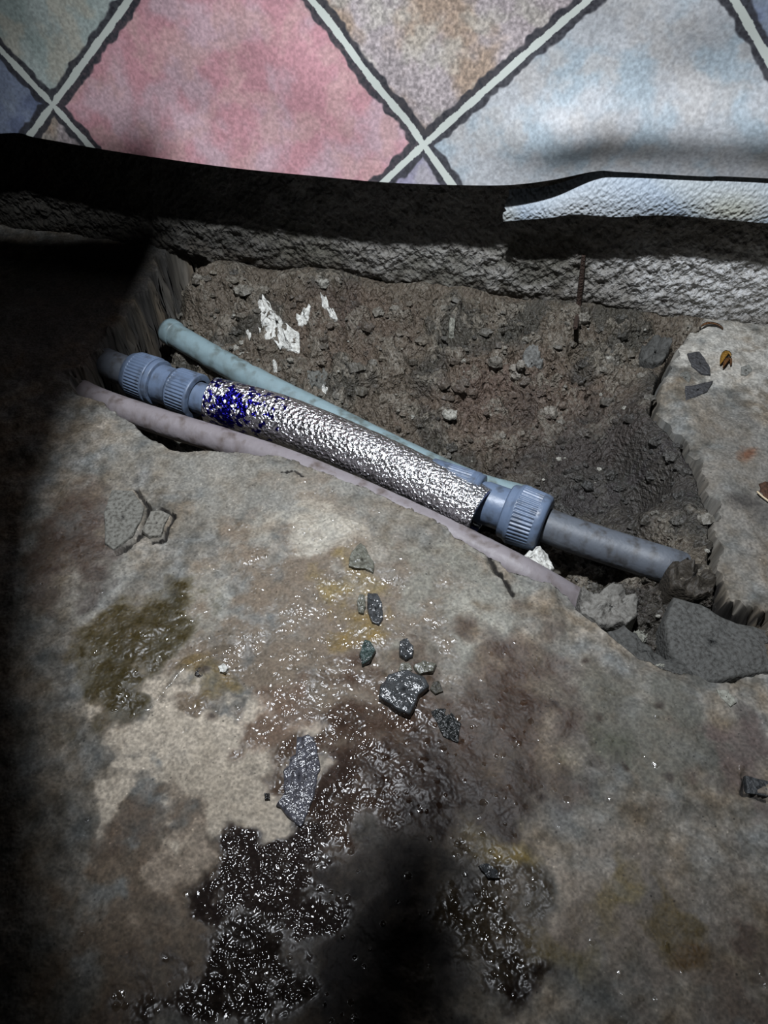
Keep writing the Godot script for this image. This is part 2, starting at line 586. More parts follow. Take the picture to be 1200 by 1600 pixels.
	S.append([-0.1272, 0.5138, 0.0365, 0.0227, 0, Color(0.6, 0.56, 0.5), 0.7, 0.08, 0.4, 0.7])
	# the right-hand side
	S.append([0.1177, 0.4271, 0.0661, 0.0382, 20, Color(0.33, 0.325, 0.295), 0.85, 0.25, 0.6, 0.5])
	S.append([0.0953, 0.4485, 0.0228, 0.0202, 0, Color(0.22, 0.23, 0.18), 0.6, 0.4, 0.7, 0.6])
	S.append([0.1694, 0.4367, 0.0266, 0.0287, 0, Color(0.32, 0.275, 0.26), 0.8, 0.2, 0.6, 0.6])
	S.append([0.1235, 0.5381, 0.0762, 0.0557, 0, Color(0.4, 0.365, 0.33), 0.8, 0.2, 0.6, 0.5])
	S.append([0.0379, 0.5561, 0.0362, 0.0514, 0, Color(0.17, 0.14, 0.1), 0.95, 0.9, 0.6, 0.4])
	S.append([0.0456, 0.5187, 0.0226, 0.0152, 0, Color(0.45, 0.38, 0.2), 0.7, 0.7, 0.6, 0.6])
	S.append([0.077, 0.5255, 0.0205, 0.0196, 0, Color(0.55, 0.51, 0.46), 0.7, 0.3, 0.6, 0.7])
	S.append([0.1006, 0.5303, 0.0101, 0.0287, 8, Color(0.36, 0.31, 0.18), 0.65, 0.4, 0.7, 0.9])
	S.append([0.1285, 0.5339, 0.0133, 0.0235, -10, Color(0.27, 0.225, 0.12), 0.75, 0.4, 0.7, 0.9])
	S.append([0.1392, 0.5499, 0.0162, 0.0104, 0, Color(0.27, 0.2, 0.1), 0.85, 0.4, 0.5, 0.6])
	S.append([0.0727, 0.5638, 0.0194, 0.0203, 10, Color(0.32, 0.275, 0.16), 0.65, 0.55, 0.6, 0.6])
	S.append([0.0552, 0.5819, 0.0189, 0.0166, -50, Color(0.1, 0.075, 0.06), 0.9, 0.7, 0.5, 0.5])
	S.append([0.1714, 0.5371, 0.0131, 0.0123, 0, Color(0.24, 0.19, 0.16), 0.7, 0.3, 0.6, 0.8])
	S.append([0.1599, 0.5655, 0.022, 0.0141, 0, Color(0.33, 0.28, 0.24), 0.6, 0.2, 0.6, 0.8])
	for k in [Vector2(0.0797, 0.3913), Vector2(0.0618, 0.4262), Vector2(0.0909, 0.4265), Vector2(0.1254, 0.4147), Vector2(0.1302, 0.4577), Vector2(0.0528, 0.4811), Vector2(0.0586, 0.4859), Vector2(0.1047, 0.4585), Vector2(-0.1561, 0.4506), Vector2(-0.1399, 0.4781)]:
		S.append([k.x, k.y, 0.0042, 0.0042, 0, Color(0.14, 0.11, 0.09), 0.75, 0.3, 0.7, 0.6])
	rim_cracks = [
		[[Vector2(0.0079, 0.3164), Vector2(0.0154, 0.3308), Vector2(0.023, 0.3387), Vector2(0.0298, 0.3497)], 0.0013, 0.005],
		[[Vector2(0.1671, 0.3045), Vector2(0.1701, 0.3256), Vector2(0.1816, 0.3284), Vector2(0.2021, 0.3302)], 0.0022, 0.02],
		[[Vector2(-0.2574, 0.315), Vector2(-0.2405, 0.33), Vector2(-0.2374, 0.3412), Vector2(-0.2378, 0.3601), Vector2(-0.2469, 0.3756)], 0.0013, 0.005],
		[[Vector2(-0.2314, 0.3293), Vector2(-0.2193, 0.3335), Vector2(-0.2203, 0.3449), Vector2(-0.2181, 0.3552), Vector2(-0.2269, 0.3595)], 0.0012, 0.004],
		[[Vector2(-0.1558, 0.275), Vector2(-0.1468, 0.2709), Vector2(-0.1378, 0.2758)], 0.0008, 0.002],
		[[Vector2(0.1727, 0.4498), Vector2(0.1712, 0.4597), Vector2(0.1852, 0.4605)], 0.001, 0.003],
	]
	for cr in rim_cracks:                              # dark lines painted along the cracks for their dirt and inner shade
		for k in cr[0].size() - 1:
			for t in 10:
				var p: Vector2 = cr[0][k].lerp(cr[0][k + 1], t / 10.0)
				S.append([p.x, p.y, cr[1] * 1.5, cr[1] * 1.5, 0, Color(0.1, 0.09, 0.08), 0.9, 0.1, 0.5, 0.0])
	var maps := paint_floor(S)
	var fm := StandardMaterial3D.new()
	fm.albedo_texture = maps[0]
	fm.roughness = 1.0
	fm.metallic_specular = 0.4
	fm.roughness_texture = maps[0]
	fm.roughness_texture_channel = BaseMaterial3D.TEXTURE_CHANNEL_ALPHA
	fm.heightmap_enabled = true
	fm.heightmap_texture = maps[1]
	fm.heightmap_scale = 0.16
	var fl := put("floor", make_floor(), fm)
	tag(fl, "stained grey concrete floor, wet and gritty, broken open along the wall", "floor", "", "structure")

	# bare plaster at the foot of the wall
	var grain := noise(FastNoiseLite.TYPE_SIMPLEX, 0.02, 5, 31)
	var rough_tex := seamless(noise(FastNoiseLite.TYPE_VALUE_CUBIC, 0.04, 5, 32), 1024, 1024)
	var mottle := ramped(grain, 1024, 1024, [[0.0, Color(0.62, 0.6, 0.57)], [0.45, Color(0.86, 0.85, 0.83)], [1.0, Color(1, 1, 1)]])
	var xs := axis(-1.5, -0.6, 0.3, 1.4, 0.0018)
	var ys := axis(-0.14, -0.06, 0.13, 1.2, 0.0018)
	ys.reverse()
	var P := PackedVector3Array()
	var UV := PackedVector2Array()
	var C := PackedColorArray()
	var white_at: Vector3 = Vector3(0.1718, 0.0392, 0)
	var white_2: Vector3 = Vector3(-0.0583, 0.0189, 0)
	var damp: Array = [Vector3(0.0171, 0.0399, 0), Vector3(-0.0756, 0.0023, 0), Vector3(-0.2097, 0.0113, 0)]
	for y in ys:
		for x in xs:
			var k := n_a.get_noise_2d(x * 1000, y * 1300)
			var k2 := n_c.get_noise_2d(x * 900, y * 1600)
			var k3 := n_b.get_noise_2d(x * 1400 + 50, y * 1400)
			var z := 0.0022 * k + 0.0011 * k2
			if y < 0.006: z -= 0.012 * smoothstep(0.004, -0.03, y + 0.006 * k3)
			P.append(Vector3(x, y, z))
			UV.append(Vector2(x, y) * 4.0)
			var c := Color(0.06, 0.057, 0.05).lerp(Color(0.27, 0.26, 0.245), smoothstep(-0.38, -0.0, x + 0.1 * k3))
			var q := Vector2(x, y)
			var w := smoothstep(0.085, 0.02, Vector2((x - white_at.x) * 0.7, (y - white_at.y) * 1.6).length() + 0.025 * k3)
			c = c.lerp(Color(0.62, 0.63, 0.64), w)
			w = smoothstep(0.09, 0.01, Vector2((x - white_2.x) * 0.7, (y - white_2.y) * 2.2).length() + 0.03 * k3)
			c = c.lerp(Color(0.32, 0.315, 0.3), w)
			for d in damp:
				c = c.lerp(Color(0.09, 0.085, 0.065), 0.75 * smoothstep(0.045, 0.01, Vector2((x - d.x) * 0.7, y - d.y).length() + 0.02 * k))
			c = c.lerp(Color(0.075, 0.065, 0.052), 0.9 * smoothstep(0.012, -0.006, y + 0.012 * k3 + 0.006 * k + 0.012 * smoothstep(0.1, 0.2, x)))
			C.append(c)
	var wm := mat(Color.WHITE, 0.92, mottle, rough_tex, 0.5, 7.0)
	wm.vertex_color_use_as_albedo = true
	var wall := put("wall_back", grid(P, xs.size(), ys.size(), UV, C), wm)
	tag(wall, "rough grey plaster at the foot of the wall, bared under the loose vinyl", "wall", "", "structure")

	# soil and broken hardcore in the pit
	var ctl: Array = []
	ctl += [Vector3(-0.2992, 0, 0.0311), Vector3(-0.1913, 0, 0.023), Vector3(-0.068, 0, 0.0079), Vector3(0.0542, -0, 0.0033), Vector3(0.114, 0, 0.0001), Vector3(0.1611, 0, -0.0004)]
	ctl += [Vector3(-0.2594, -0.01, 0.0562), Vector3(-0.1466, -0.01, 0.0515), Vector3(-0.0011, -0.01, 0.0438), Vector3(0.0815, -0.01, 0.0398), Vector3(0.1398, -0.01, 0.0266), Vector3(0.1511, -0.01, 0.0385)]
	ctl += [Vector3(-0.2373, -0.02, 0.0889), Vector3(-0.1446, -0.02, 0.0876), Vector3(-0.0544, -0.02, 0.0864), Vector3(0.0341, -0.02, 0.0941), Vector3(0.0965, -0.02, 0.0891)]
	ctl += [Vector3(-0.2806, -0.034, 0.0797), Vector3(-0.1853, -0.034, 0.1219), Vector3(-0.1032, -0.034, 0.1395), Vector3(-0.0107, -0.034, 0.1404), Vector3(0.0677, -0.034, 0.1395), Vector3(0.1225, -0.034, 0.1436)]
	ctl += [Vector3(-0.2067, -0.05, 0.1577), Vector3(-0.1176, -0.05, 0.1804), Vector3(-0.0367, -0.05, 0.1865), Vector3(0.0447, -0.05, 0.1685), Vector3(0.105, -0.05, 0.1707), Vector3(0.1319, -0.05, 0.1799)]
	ctl += [Vector3(-0.2931, -0.06, 0.1288), Vector3(-0.1476, -0.06, 0.2012), Vector3(-0.0274, -0.06, 0.2424), Vector3(0.0517, -0.06, 0.2391), Vector3(0.0869, -0.06, 0.2101), Vector3(0.1291, -0.06, 0.2009), Vector3(0.1093, -0.06, 0.2727), Vector3(0.0601, -0.06, 0.2835)]
	ctl += [Vector3(0.1326, -0.022, 0.3295), Vector3(0.1375, -0.022, 0.3497), Vector3(0.1284, -0.022, 0.3139), Vector3(0.1238, -0.022, 0.3475), Vector3(0.115, -0.022, 0.3334)]
	ctl += [Vector3(0.167, -0.04, 0.2688), Vector3(0.1753, -0.04, 0.291), Vector3(0.1968, -0.04, 0.3092), Vector3(0.1057, -0.04, 0.3234), Vector3(0.1891, -0.04, 0.3534), Vector3(0.1371, -0.04, 0.3544), Vector3(0.0784, -0.04, 0.3293)]
	ctl += [Vector3(-0.2329, -0.05, 0.206), Vector3(-0.1674, -0.05, 0.2309), Vector3(-0.1025, -0.05, 0.2463), Vector3(-0.0327, -0.05, 0.2792), Vector3(0.0204, -0.05, 0.2995), Vector3(0.0502, -0.05, 0.3052)]
	ctl += [Vector3(-0.4289, -0.1, -0.1324), Vector3(-0.4198, -0.1, -0.0654), Vector3(-0.417, -0.1, -0.0028), Vector3(-0.4211, -0.1, 0.0562), Vector3(-0.4251, -0.1, 0.095), Vector3(-0.377, -0.1, 0.0573), Vector3(-0.3868, -0.1, -0.0219), Vector3(-0.3785, -0.1, 0.1203)]
	ctl += [Vector3(0.1585, -0.006, 0.0373), Vector3(0.1378, -0.006, 0.0745), Vector3(0.1263, -0.006, 0.1094), Vector3(0.1389, -0.006, 0.1459)]
	ctl += [Vector3(0.1546, -0.01, 0.2941), Vector3(0.1511, -0.01, 0.3034), Vector3(0.1536, -0.01, 0.2855), Vector3(0.1579, -0.01, 0.2696)]
	ctl += [Vector3(0.1512, -0.006, 0.1663), Vector3(0.1591, -0.006, 0.1938), Vector3(0.1627, -0.006, 0.2207), Vector3(0.1661, -0.006, 0.2462), Vector3(0.1666, -0.006, 0.2709), Vector3(0.1408, -0.006, 0.1761), Vector3(0.1518, -0.006, 0.2164)]
	ctl += [Vector3(0.1586, -0.014, 0.1677), Vector3(0.1669, -0.014, 0.2056), Vector3(0.1705, -0.014, 0.2448), Vector3(0.1685, -0.014, 0.2822), Vector3(0.1949, -0.014, 0.1559), Vector3(0.2006, -0.014, 0.2631), Vector3(0.2038, -0.014, 0.0357)]
	ctl += [Vector3(-0.3727, -0.05, 0.2289), Vector3(-0.0136, -0.05, 0.3368), Vector3(0.1265, -0.05, 0.3764), Vector3(-0.13, -0.05, 0.2666)]
	var sx := SX
	var sz := SZ
	var step := SOIL_STEP
	var nu := int(0.70 / step)
	var nv := int(0.42 / step)
	P = PackedVector3Array()
	UV = PackedVector2Array()
	C = PackedColorArray()
	P.resize(nu * nv)
	UV.resize(nu * nv)
	C.resize(nu * nv)
	soil_nu = nu
	soil_h.resize(nu * nv)
	var clod := noise(FastNoiseLite.TYPE_CELLULAR, 0.042, 2, 41)
	clod.cellular_return_type = FastNoiseLite.RETURN_DISTANCE2_SUB
	var lump := noise(FastNoiseLite.TYPE_SIMPLEX, 0.022, 4, 42)
	var rust := noise(FastNoiseLite.TYPE_SIMPLEX, 0.011, 3, 43)
	var coarse := PackedFloat32Array()
	var cn := nu / 6 + 3
	for j in nv / 6 + 3:
		for i in cn:
			coarse.append(weigh(ctl, sx + i * 6 * step, sz + j * 6 * step))
	var dark_at: Vector3 = Vector3(0.1053, -0.05, 0.1858)
	var dark_2: Vector3 = Vector3(0.132, -0.02, 0.3337)
	var red_at: Vector3 = Vector3(0.022, -0.04, 0.1178)
	var red_2: Vector3 = Vector3(-0.1596, -0.02, 0.0507)
	for j in nv:
		var z := sz + j * step
		for i in nu:
			var x := sx + i * step
			var ci := (j / 6) * cn + i / 6
			var fu := (i % 6) / 6.0
			var fv := (j % 6) / 6.0
			var y := lerpf(lerpf(coarse[ci], coarse[ci + 1], fu), lerpf(coarse[ci + cn], coarse[ci + cn + 1], fu), fv)
			var l := lump.get_noise_2d(x * 1000, z * 1000)
			var cd := clod.get_noise_2d(x * 1000 + l * 12, z * 1000 - l * 6)
			var f := n_c.get_noise_2d(x * 1000, z * 1000)
			var d := rim(x, z)
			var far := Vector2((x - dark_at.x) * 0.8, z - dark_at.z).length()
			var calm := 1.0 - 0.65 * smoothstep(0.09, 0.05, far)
			y += calm * (0.013 * l + 0.005 * lump.get_noise_2d(x * 2700, z * 2700 + 40) + 0.009 * cd + 0.0014 * f) * smoothstep(-0.005, 0.02, z)
			var near_slab := smoothstep(0.03, 0.07, x) * smoothstep(0.03, 0.06, z) * smoothstep(0.33, 0.315, z)
			y = lerpf(y, -0.006 + 0.004 * l, near_slab * smoothstep(-0.035, -0.008, d))
			y -= 0.02 * near_slab * smoothstep(-0.0055, -0.003, d)
			if d > 0.004: y = minf(y, -0.012 - 0.2 * (d - 0.004))
			P[j * nu + i] = Vector3(x, y, z)
			soil_h[j * nu + i] = y
			UV[j * nu + i] = Vector2(x, z) * 5.0
			var r := rust.get_noise_2d(x * 1000, z * 1000)
			var c := Color(0.17, 0.148, 0.115).lerp(Color(0.085, 0.08, 0.066), smoothstep(0.0, 0.35, r))
			c = c.lerp(Color(0.19, 0.13, 0.1), 0.6 * smoothstep(0.09, 0.02, Vector2((x - red_at.x) * 0.6, z - red_at.z).length() + 0.03 * r))
			c = c.lerp(Color(0.17, 0.12, 0.09), 0.5 * smoothstep(0.06, 0.02, Vector2((x - red_2.x) * 0.7, z - red_2.z).length() + 0.03 * l))
			c = c.lerp(Color(0.3, 0.28, 0.24), 0.8 * smoothstep(0.25, 0.5, f * 0.5 + l))
			c = c.lerp(Color(0.05, 0.048, 0.045), 0.85 * smoothstep(0.11, 0.04, far + 0.03 * l))  # cast shade at the right of the pit painted into the soil colour
			c = c.lerp(Color(0.05, 0.045, 0.04), 0.85 * smoothstep(0.055, 0.02, Vector2((x - dark_2.x) * 0.7, z - dark_2.z).length() + 0.02 * l))  # shade in the gap by the sunken slab, painted into the soil
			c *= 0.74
			C[j * nu + i] = c
	soil_c = C
	var soil_tex := ramped(noise(FastNoiseLite.TYPE_VALUE_CUBIC, 0.07, 5, 44), 1024, 1024, [[0.0, Color(0.45, 0.43, 0.41)], [0.5, Color(0.85, 0.82, 0.78)], [0.8, Color(1, 1, 1)], [1.0, Color(1, 1, 1)]])
	var sm := mat(Color.WHITE, 0.62, soil_tex, seamless(noise(FastNoiseLite.TYPE_VALUE_CUBIC, 0.06, 5, 45), 1024, 1024), 0.5, 8.0)
	sm.vertex_color_use_as_albedo = true
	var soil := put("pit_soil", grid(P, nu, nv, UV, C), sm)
	tag(soil, "damp brown soil and crumbled hardcore lining the broken pit", "soil", "", "stuff")

func lamp() -> void:
	# the torch that lights the pit, clamped to an arm on the wall above the frame
	var t := thing("wall_lamp", "small torch clamped to a metal arm on the wall above the pit", "lamp")
	var metal := mat(Color(0.2, 0.2, 0.21), 0.4)
	metal.metallic = 0.8
	put("arm", tube(smooth_path([Vector3(-0.11, 0.98, -0.004), Vector3(-0.11, 0.98, 0.2), Vector3(-0.11, 0.97, 0.40), Vector3(-0.11, 0.93, 0.41)], 8), [0.008], 16), metal, t)
	var dir := (Vector3(-0.05, 0.0, 0.13) - Vector3(-0.11, 0.82, 0.38)).normalized()
	var face := Vector3(-0.11, 0.82, 0.38) - dir * 0.02
	put("torch_body", lathe(face - dir * 0.11, face, [[0, 0.1], [0, 13], [2, 15], [70, 15], [85, 20], [110, 22], [110, 19], [106, 18], [104, 0.1]], 20, 10.0, 60.0), metal, t)
	var glow := mat(Color(0.9, 0.9, 0.9), 0.3)
	glow.emission_enabled = true
	glow.emission = Color(0.95, 0.97, 1.0)
	glow.emission_energy_multiplier = 2.0
	put("lamp_lens", lathe(face - dir * 0.004, face, [[0, 0.1], [0, 17.5], [2, 17.5], [3, 12], [3.4, 0.1]]), glow, t)

func shade_board() -> void:
	# the side wall and an added unseen board shaped to shade the left floor
	var m := mat(Color(0.5, 0.48, 0.45), 0.9)
	var bm := BoxMesh.new()
	bm.size = Vector3(0.08, 1.34, 1.7)
	var w := put("wall_left", bm, m)
	w.position = Vector3(-0.84, 0.53, 0.75)
	tag(w, "plain grey side wall at the left", "wall", "", "structure")
	var t := thing("added_shade_board", "added unseen board on the side wall, shading the left of the floor", "shade_board")
	var board := CSGPolygon3D.new()
	board.name = "board"
	board.polygon = PackedVector2Array([Vector2(-0.8, 0.247), Vector2(-0.245, 0.247), Vector2(-0.1993, 0.2338), Vector2(-0.1905, 0.2932), Vector2(-0.1927, 0.3268), Vector2(-0.1824, 0.3669), Vector2(-0.1647, 0.4062), Vector2(-0.14, 0.4493), Vector2(-0.12, 0.4807), Vector2(-0.11, 0.75), Vector2(-0.8, 0.75)])
	board.depth = 0.018
	board.rotation_degrees = Vector3(90, 0, 0)
	board.position = Vector3(0, 0.518, 0)
	board.material = mat(Color(0.45, 0.33, 0.2), 0.6)
	t.add_child(board, true)
	var shade_slat := CSGPolygon3D.new()  # added strip, shaped to throw the dark wedge on the floor
	shade_slat.name = numbered("added_shade_slat")
	shade_slat.polygon = PackedVector2Array([Vector2(-0.0794, 0.4282), Vector2(-0.073, 0.4228), Vector2(-0.0658, 0.426), Vector2(-0.0619, 0.4438), Vector2(-0.057, 0.4619), Vector2(-0.0525, 0.4755), Vector2(-0.06, 0.72), Vector2(-0.2, 0.74), Vector2(-0.0881, 0.4768), Vector2(-0.0877, 0.4683), Vector2(-0.0855, 0.4499)])
	shade_slat.depth = 0.012
	shade_slat.rotation_degrees = Vector3(90, 0, 0)
	shade_slat.position = Vector3(0, 0.534, 0)
	shade_slat.material = mat(Color(0.5, 0.38, 0.24), 0.6)
	add_child(shade_slat)
	tag(shade_slat, "added unseen tapering strip lying on the board, shading the floor below", "shade_slat")
	for z in [0.4, 0.65]:
		var b := CSGPolygon3D.new()
		b.polygon = PackedVector2Array([Vector2(-0.8, 0.5), Vector2(-0.5, 0.5), Vector2(-0.8, 0.3)])
		b.depth = 0.02
		b.name = "bracket"
		b.position = Vector3(0, 0, z)
		b.material = mat(Color(0.3, 0.3, 0.3), 0.5)
		t.add_child(b, true)

func pipes() -> void:
	var grime := ramped(noise(FastNoiseLite.TYPE_SIMPLEX, 0.012, 5, 51), 512, 512, [[0.0, Color(0.6, 0.55, 0.5)], [0.28, Color(0.86, 0.84, 0.82)], [0.45, Color(0.97, 0.97, 0.97)], [1.0, Color(1, 1, 1)]])
	var soft := seamless(noise(FastNoiseLite.TYPE_SIMPLEX, 0.03, 3, 52), 512, 512)
	m_pvc = mat(Color(0.38, 0.44, 0.53), 0.42, grime, soft, 0.02, 9.0)
	var pipe_m := mat(Color(0.34, 0.36, 0.39), 0.55, grime, soft, 0.02, 11.0)
	var pale := mat(Color(0.5, 0.58, 0.6), 0.45, grime, soft, 0.02, 7.0)
	var rosy := mat(Color(0.5, 0.475, 0.485), 0.55, grime, soft, 0.03, 8.0)

	# the mended water pipe
	var t := thing("mended_water_pipe", "grey plastic water pipe mended with a foil-wrapped coupling lying across the pit", "pipe")
	var a: Vector3 = Vector3(-0.3284, -0.02, 0.1686)
	var b: Vector3 = Vector3(0.0481, -0.02, 0.2666)
	var L := a.distance_to(b) * 1000.0
	var right := smooth_path([Vector3(0.0399, -0.022, 0.2628), Vector3(0.0719, -0.022, 0.2712), Vector3(0.1101, -0.022, 0.2791), Vector3(0.1471, -0.022, 0.2861)] + [Vector3(0.1833, -0.06, 0.2597)], 8)
	put("pipe", tube(right, [0.0134], 48), pipe_m, t)
	var left := smooth_path([b.lerp(a, 0.96), b.lerp(a, 1.06), Vector3(-0.4111, -0.045, 0.1202)], 8)
	put("pipe", tube(left, [0.0134], 48), pipe_m, t)
	put("union_nut", lathe(a, b, [[0, 13.2], [0, 16], [1.2, 18.2], [6, 20.2], [7, 20.6], [25, 21.2], [26.5, 20.8], [26.6, 15]], 44, 8.0, 24.0), m_pvc, t)
	put("collar_ring", lathe(a, b, [[26, 15], [26, 19.6], [26.8, 20.3], [30.5, 20.3], [31.4, 19.5], [31.6, 15]]), m_pvc, t)
	put("coupling_body", lathe(a, b, [[31, 14], [31.2, 17.4], [32.5, 16.9], [48, 17.0], [50, 18.6], [50.1, 13.5], [L * 0.5, 13.5], [L - 60, 14], [L - 50, 16.8], [L - 20, 17.0], [L - 20, 12]]), m_pvc, t)
	put("ribbed_collar", lathe(a, b, [[47, 14], [48, 18.8], [50, 19.6], [71, 20.2], [72, 19.4], [72.2, 15]], 40, 51.0, 69.0), m_pvc, t)
	put("ribbed_collar", lathe(a, b, [[L - 100, 14], [L - 98, 19.5], [L - 60, 21.0], [L - 59, 20.8], [L - 58.5, 20.2], [L - 55.5, 20.2], [L - 55, 17], [L - 55, 12]], 40, L - 84, L - 64), m_pvc, t)
	put("union_nut", lathe(a, b, [[L - 32, 12], [L - 32, 20.2], [L - 30.6, 21.4], [L - 27, 21.8], [L - 25.6, 23.0], [L - 24, 23.8], [L - 4, 22.6], [L - 1.5, 21.6], [L, 19.5], [L, 13]], 44, L - 23, L - 7), m_pvc, t)

	# foil sleeve
	var crinkle := noise(FastNoiseLite.TYPE_CELLULAR, 0.13, 1, 61)
	crinkle.cellular_return_type = FastNoiseLite.RETURN_DISTANCE
	var path := smooth_path([Vector3(-0.2441, -0.019, 0.1892), Vector3(-0.1824, -0.019, 0.1994), Vector3(-0.1075, -0.019, 0.2232), Vector3(-0.0533, -0.019, 0.244), Vector3(-0.0005, -0.019, 0.2664)], 40)
	var fold := noise(FastNoiseLite.TYPE_CELLULAR, 0.046, 1, 62)
	fold.cellular_return_type = FastNoiseLite.RETURN_DISTANCE2_DIV
	fold.domain_warp_enabled = true
	fold.domain_warp_amplitude = 14.0
	fold.domain_warp_frequency = 0.03
	var fine := noise(FastNoiseLite.TYPE_SIMPLEX, 0.09, 2, 63)
	var fi := fold.get_image(1536, 768)
	fi.convert(Image.FORMAT_RF)
	var f2 := fine.get_image(1536, 768)
	f2.convert(Image.FORMAT_RF)
	var fa := fi.get_data().to_float32_array()
	var fb := f2.get_data().to_float32_array()
	for k in fa.size(): fa[k] = fa[k] * 0.8 + fb[k] * 0.3
	var fh := Image.create_from_data(1536, 768, false, Image.FORMAT_RF, fa.to_byte_array())
	var ink := Image.create(512, 256, false, Image.FORMAT_RGB8)
	ink.fill(Color(0.93, 0.93, 0.94))
	var ink_n := noise(FastNoiseLite.TYPE_SIMPLEX, 0.045, 3, 64)
	for y in 256:
		for x in 150:
			var v := ink_n.get_noise_2d(x, y * 1.2) - 0.2 * smoothstep(70, 140, x) - 0.15 + 0.35 * smoothstep(30, 8, absf(x - 10.0 - 0.2 * y)) + 0.3 * smoothstep(50, 10, Vector2(x - 62.0, y - 215.0).length())
			if v > 0.02: ink.set_pixel(x, y, Color(0.93, 0.93, 0.94).lerp(Color(0.12, 0.1, 0.5), smoothstep(0.02, 0.14, v)))
	var foil_m := mat(Color.WHITE, 0.24, ImageTexture.create_from_image(ink), ImageTexture.create_from_image(fh), 0.11)
	foil_m.metallic = 1.0
	var foil := put("foil_sleeve", tube(path, [0.0205, 0.0215, 0.0215, 0.021, 0.0205], 120, crinkle, 0.0007, 0.003), foil_m, t)
	tag(foil, "crinkled silver foil sleeve with smears of blue ink at one end", "")

	# the two older conduits
	var back := thing("pale_conduit", "pale bluish conduit running behind the foil sleeve against the soil", "conduit")
	put("tube", tube(smooth_path([Vector3(-0.3294, -0.042, 0.0799), Vector3(-0.2714, -0.042, 0.1094), Vector3(-0.2053, -0.042, 0.1397), Vector3(-0.1476, -0.042, 0.1638), Vector3(-0.0689, -0.042, 0.1969), Vector3(-0.0083, -0.042, 0.2183), Vector3(0.0351, -0.042, 0.2246)], 10), [0.0118], 40, n_c, 0.0003, 0.0018), pale, back)
	put("socket", lathe(Vector3(-0.3346, -0.042, 0.0769), Vector3(-0.2793, -0.042, 0.1052), [[0, 9], [0, 12.4], [3, 13.2], [10, 13.0], [12, 12.2], [12.2, 9]]), pale, back)
	var front := thing("rosy_conduit", "greyish pink conduit half buried along the near rim of the pit", "conduit")
	put("tube", tube(smooth_path([Vector3(-0.382, -0.03, 0.1847)] + [Vector3(-0.3443, -0.021, 0.2077), Vector3(-0.2798, -0.021, 0.2222), Vector3(-0.2194, -0.021, 0.2331)] + [Vector3(-0.1594, -0.017, 0.2493), Vector3(-0.0972, -0.017, 0.268), Vector3(-0.0487, -0.017, 0.2846), Vector3(-0.0024, -0.017, 0.3021), Vector3(0.0392, -0.017, 0.3192)] + [Vector3(0.0796, -0.036, 0.3233)], 10), [0.0112], 40, n_c, 0.0003), rosy, front)

func stone_mat(c: Color, rough: float, relief := 0.12) -> StandardMaterial3D:
	return mat(c, rough, mottle_tex, grit_tex, relief, 14.0)

var mottle_tex: ImageTexture
var grit_tex: ImageTexture

func stone(called: String, label: String, cat: String, outline: Array, base: float, h: float, m: Material, s: int, rough := 0.12, tilt := Vector2.ZERO, group := "", draped := false) -> void:
	tag(put(called, rock(outline, base, h, s, rough, draped, tilt), m), label, cat, group)

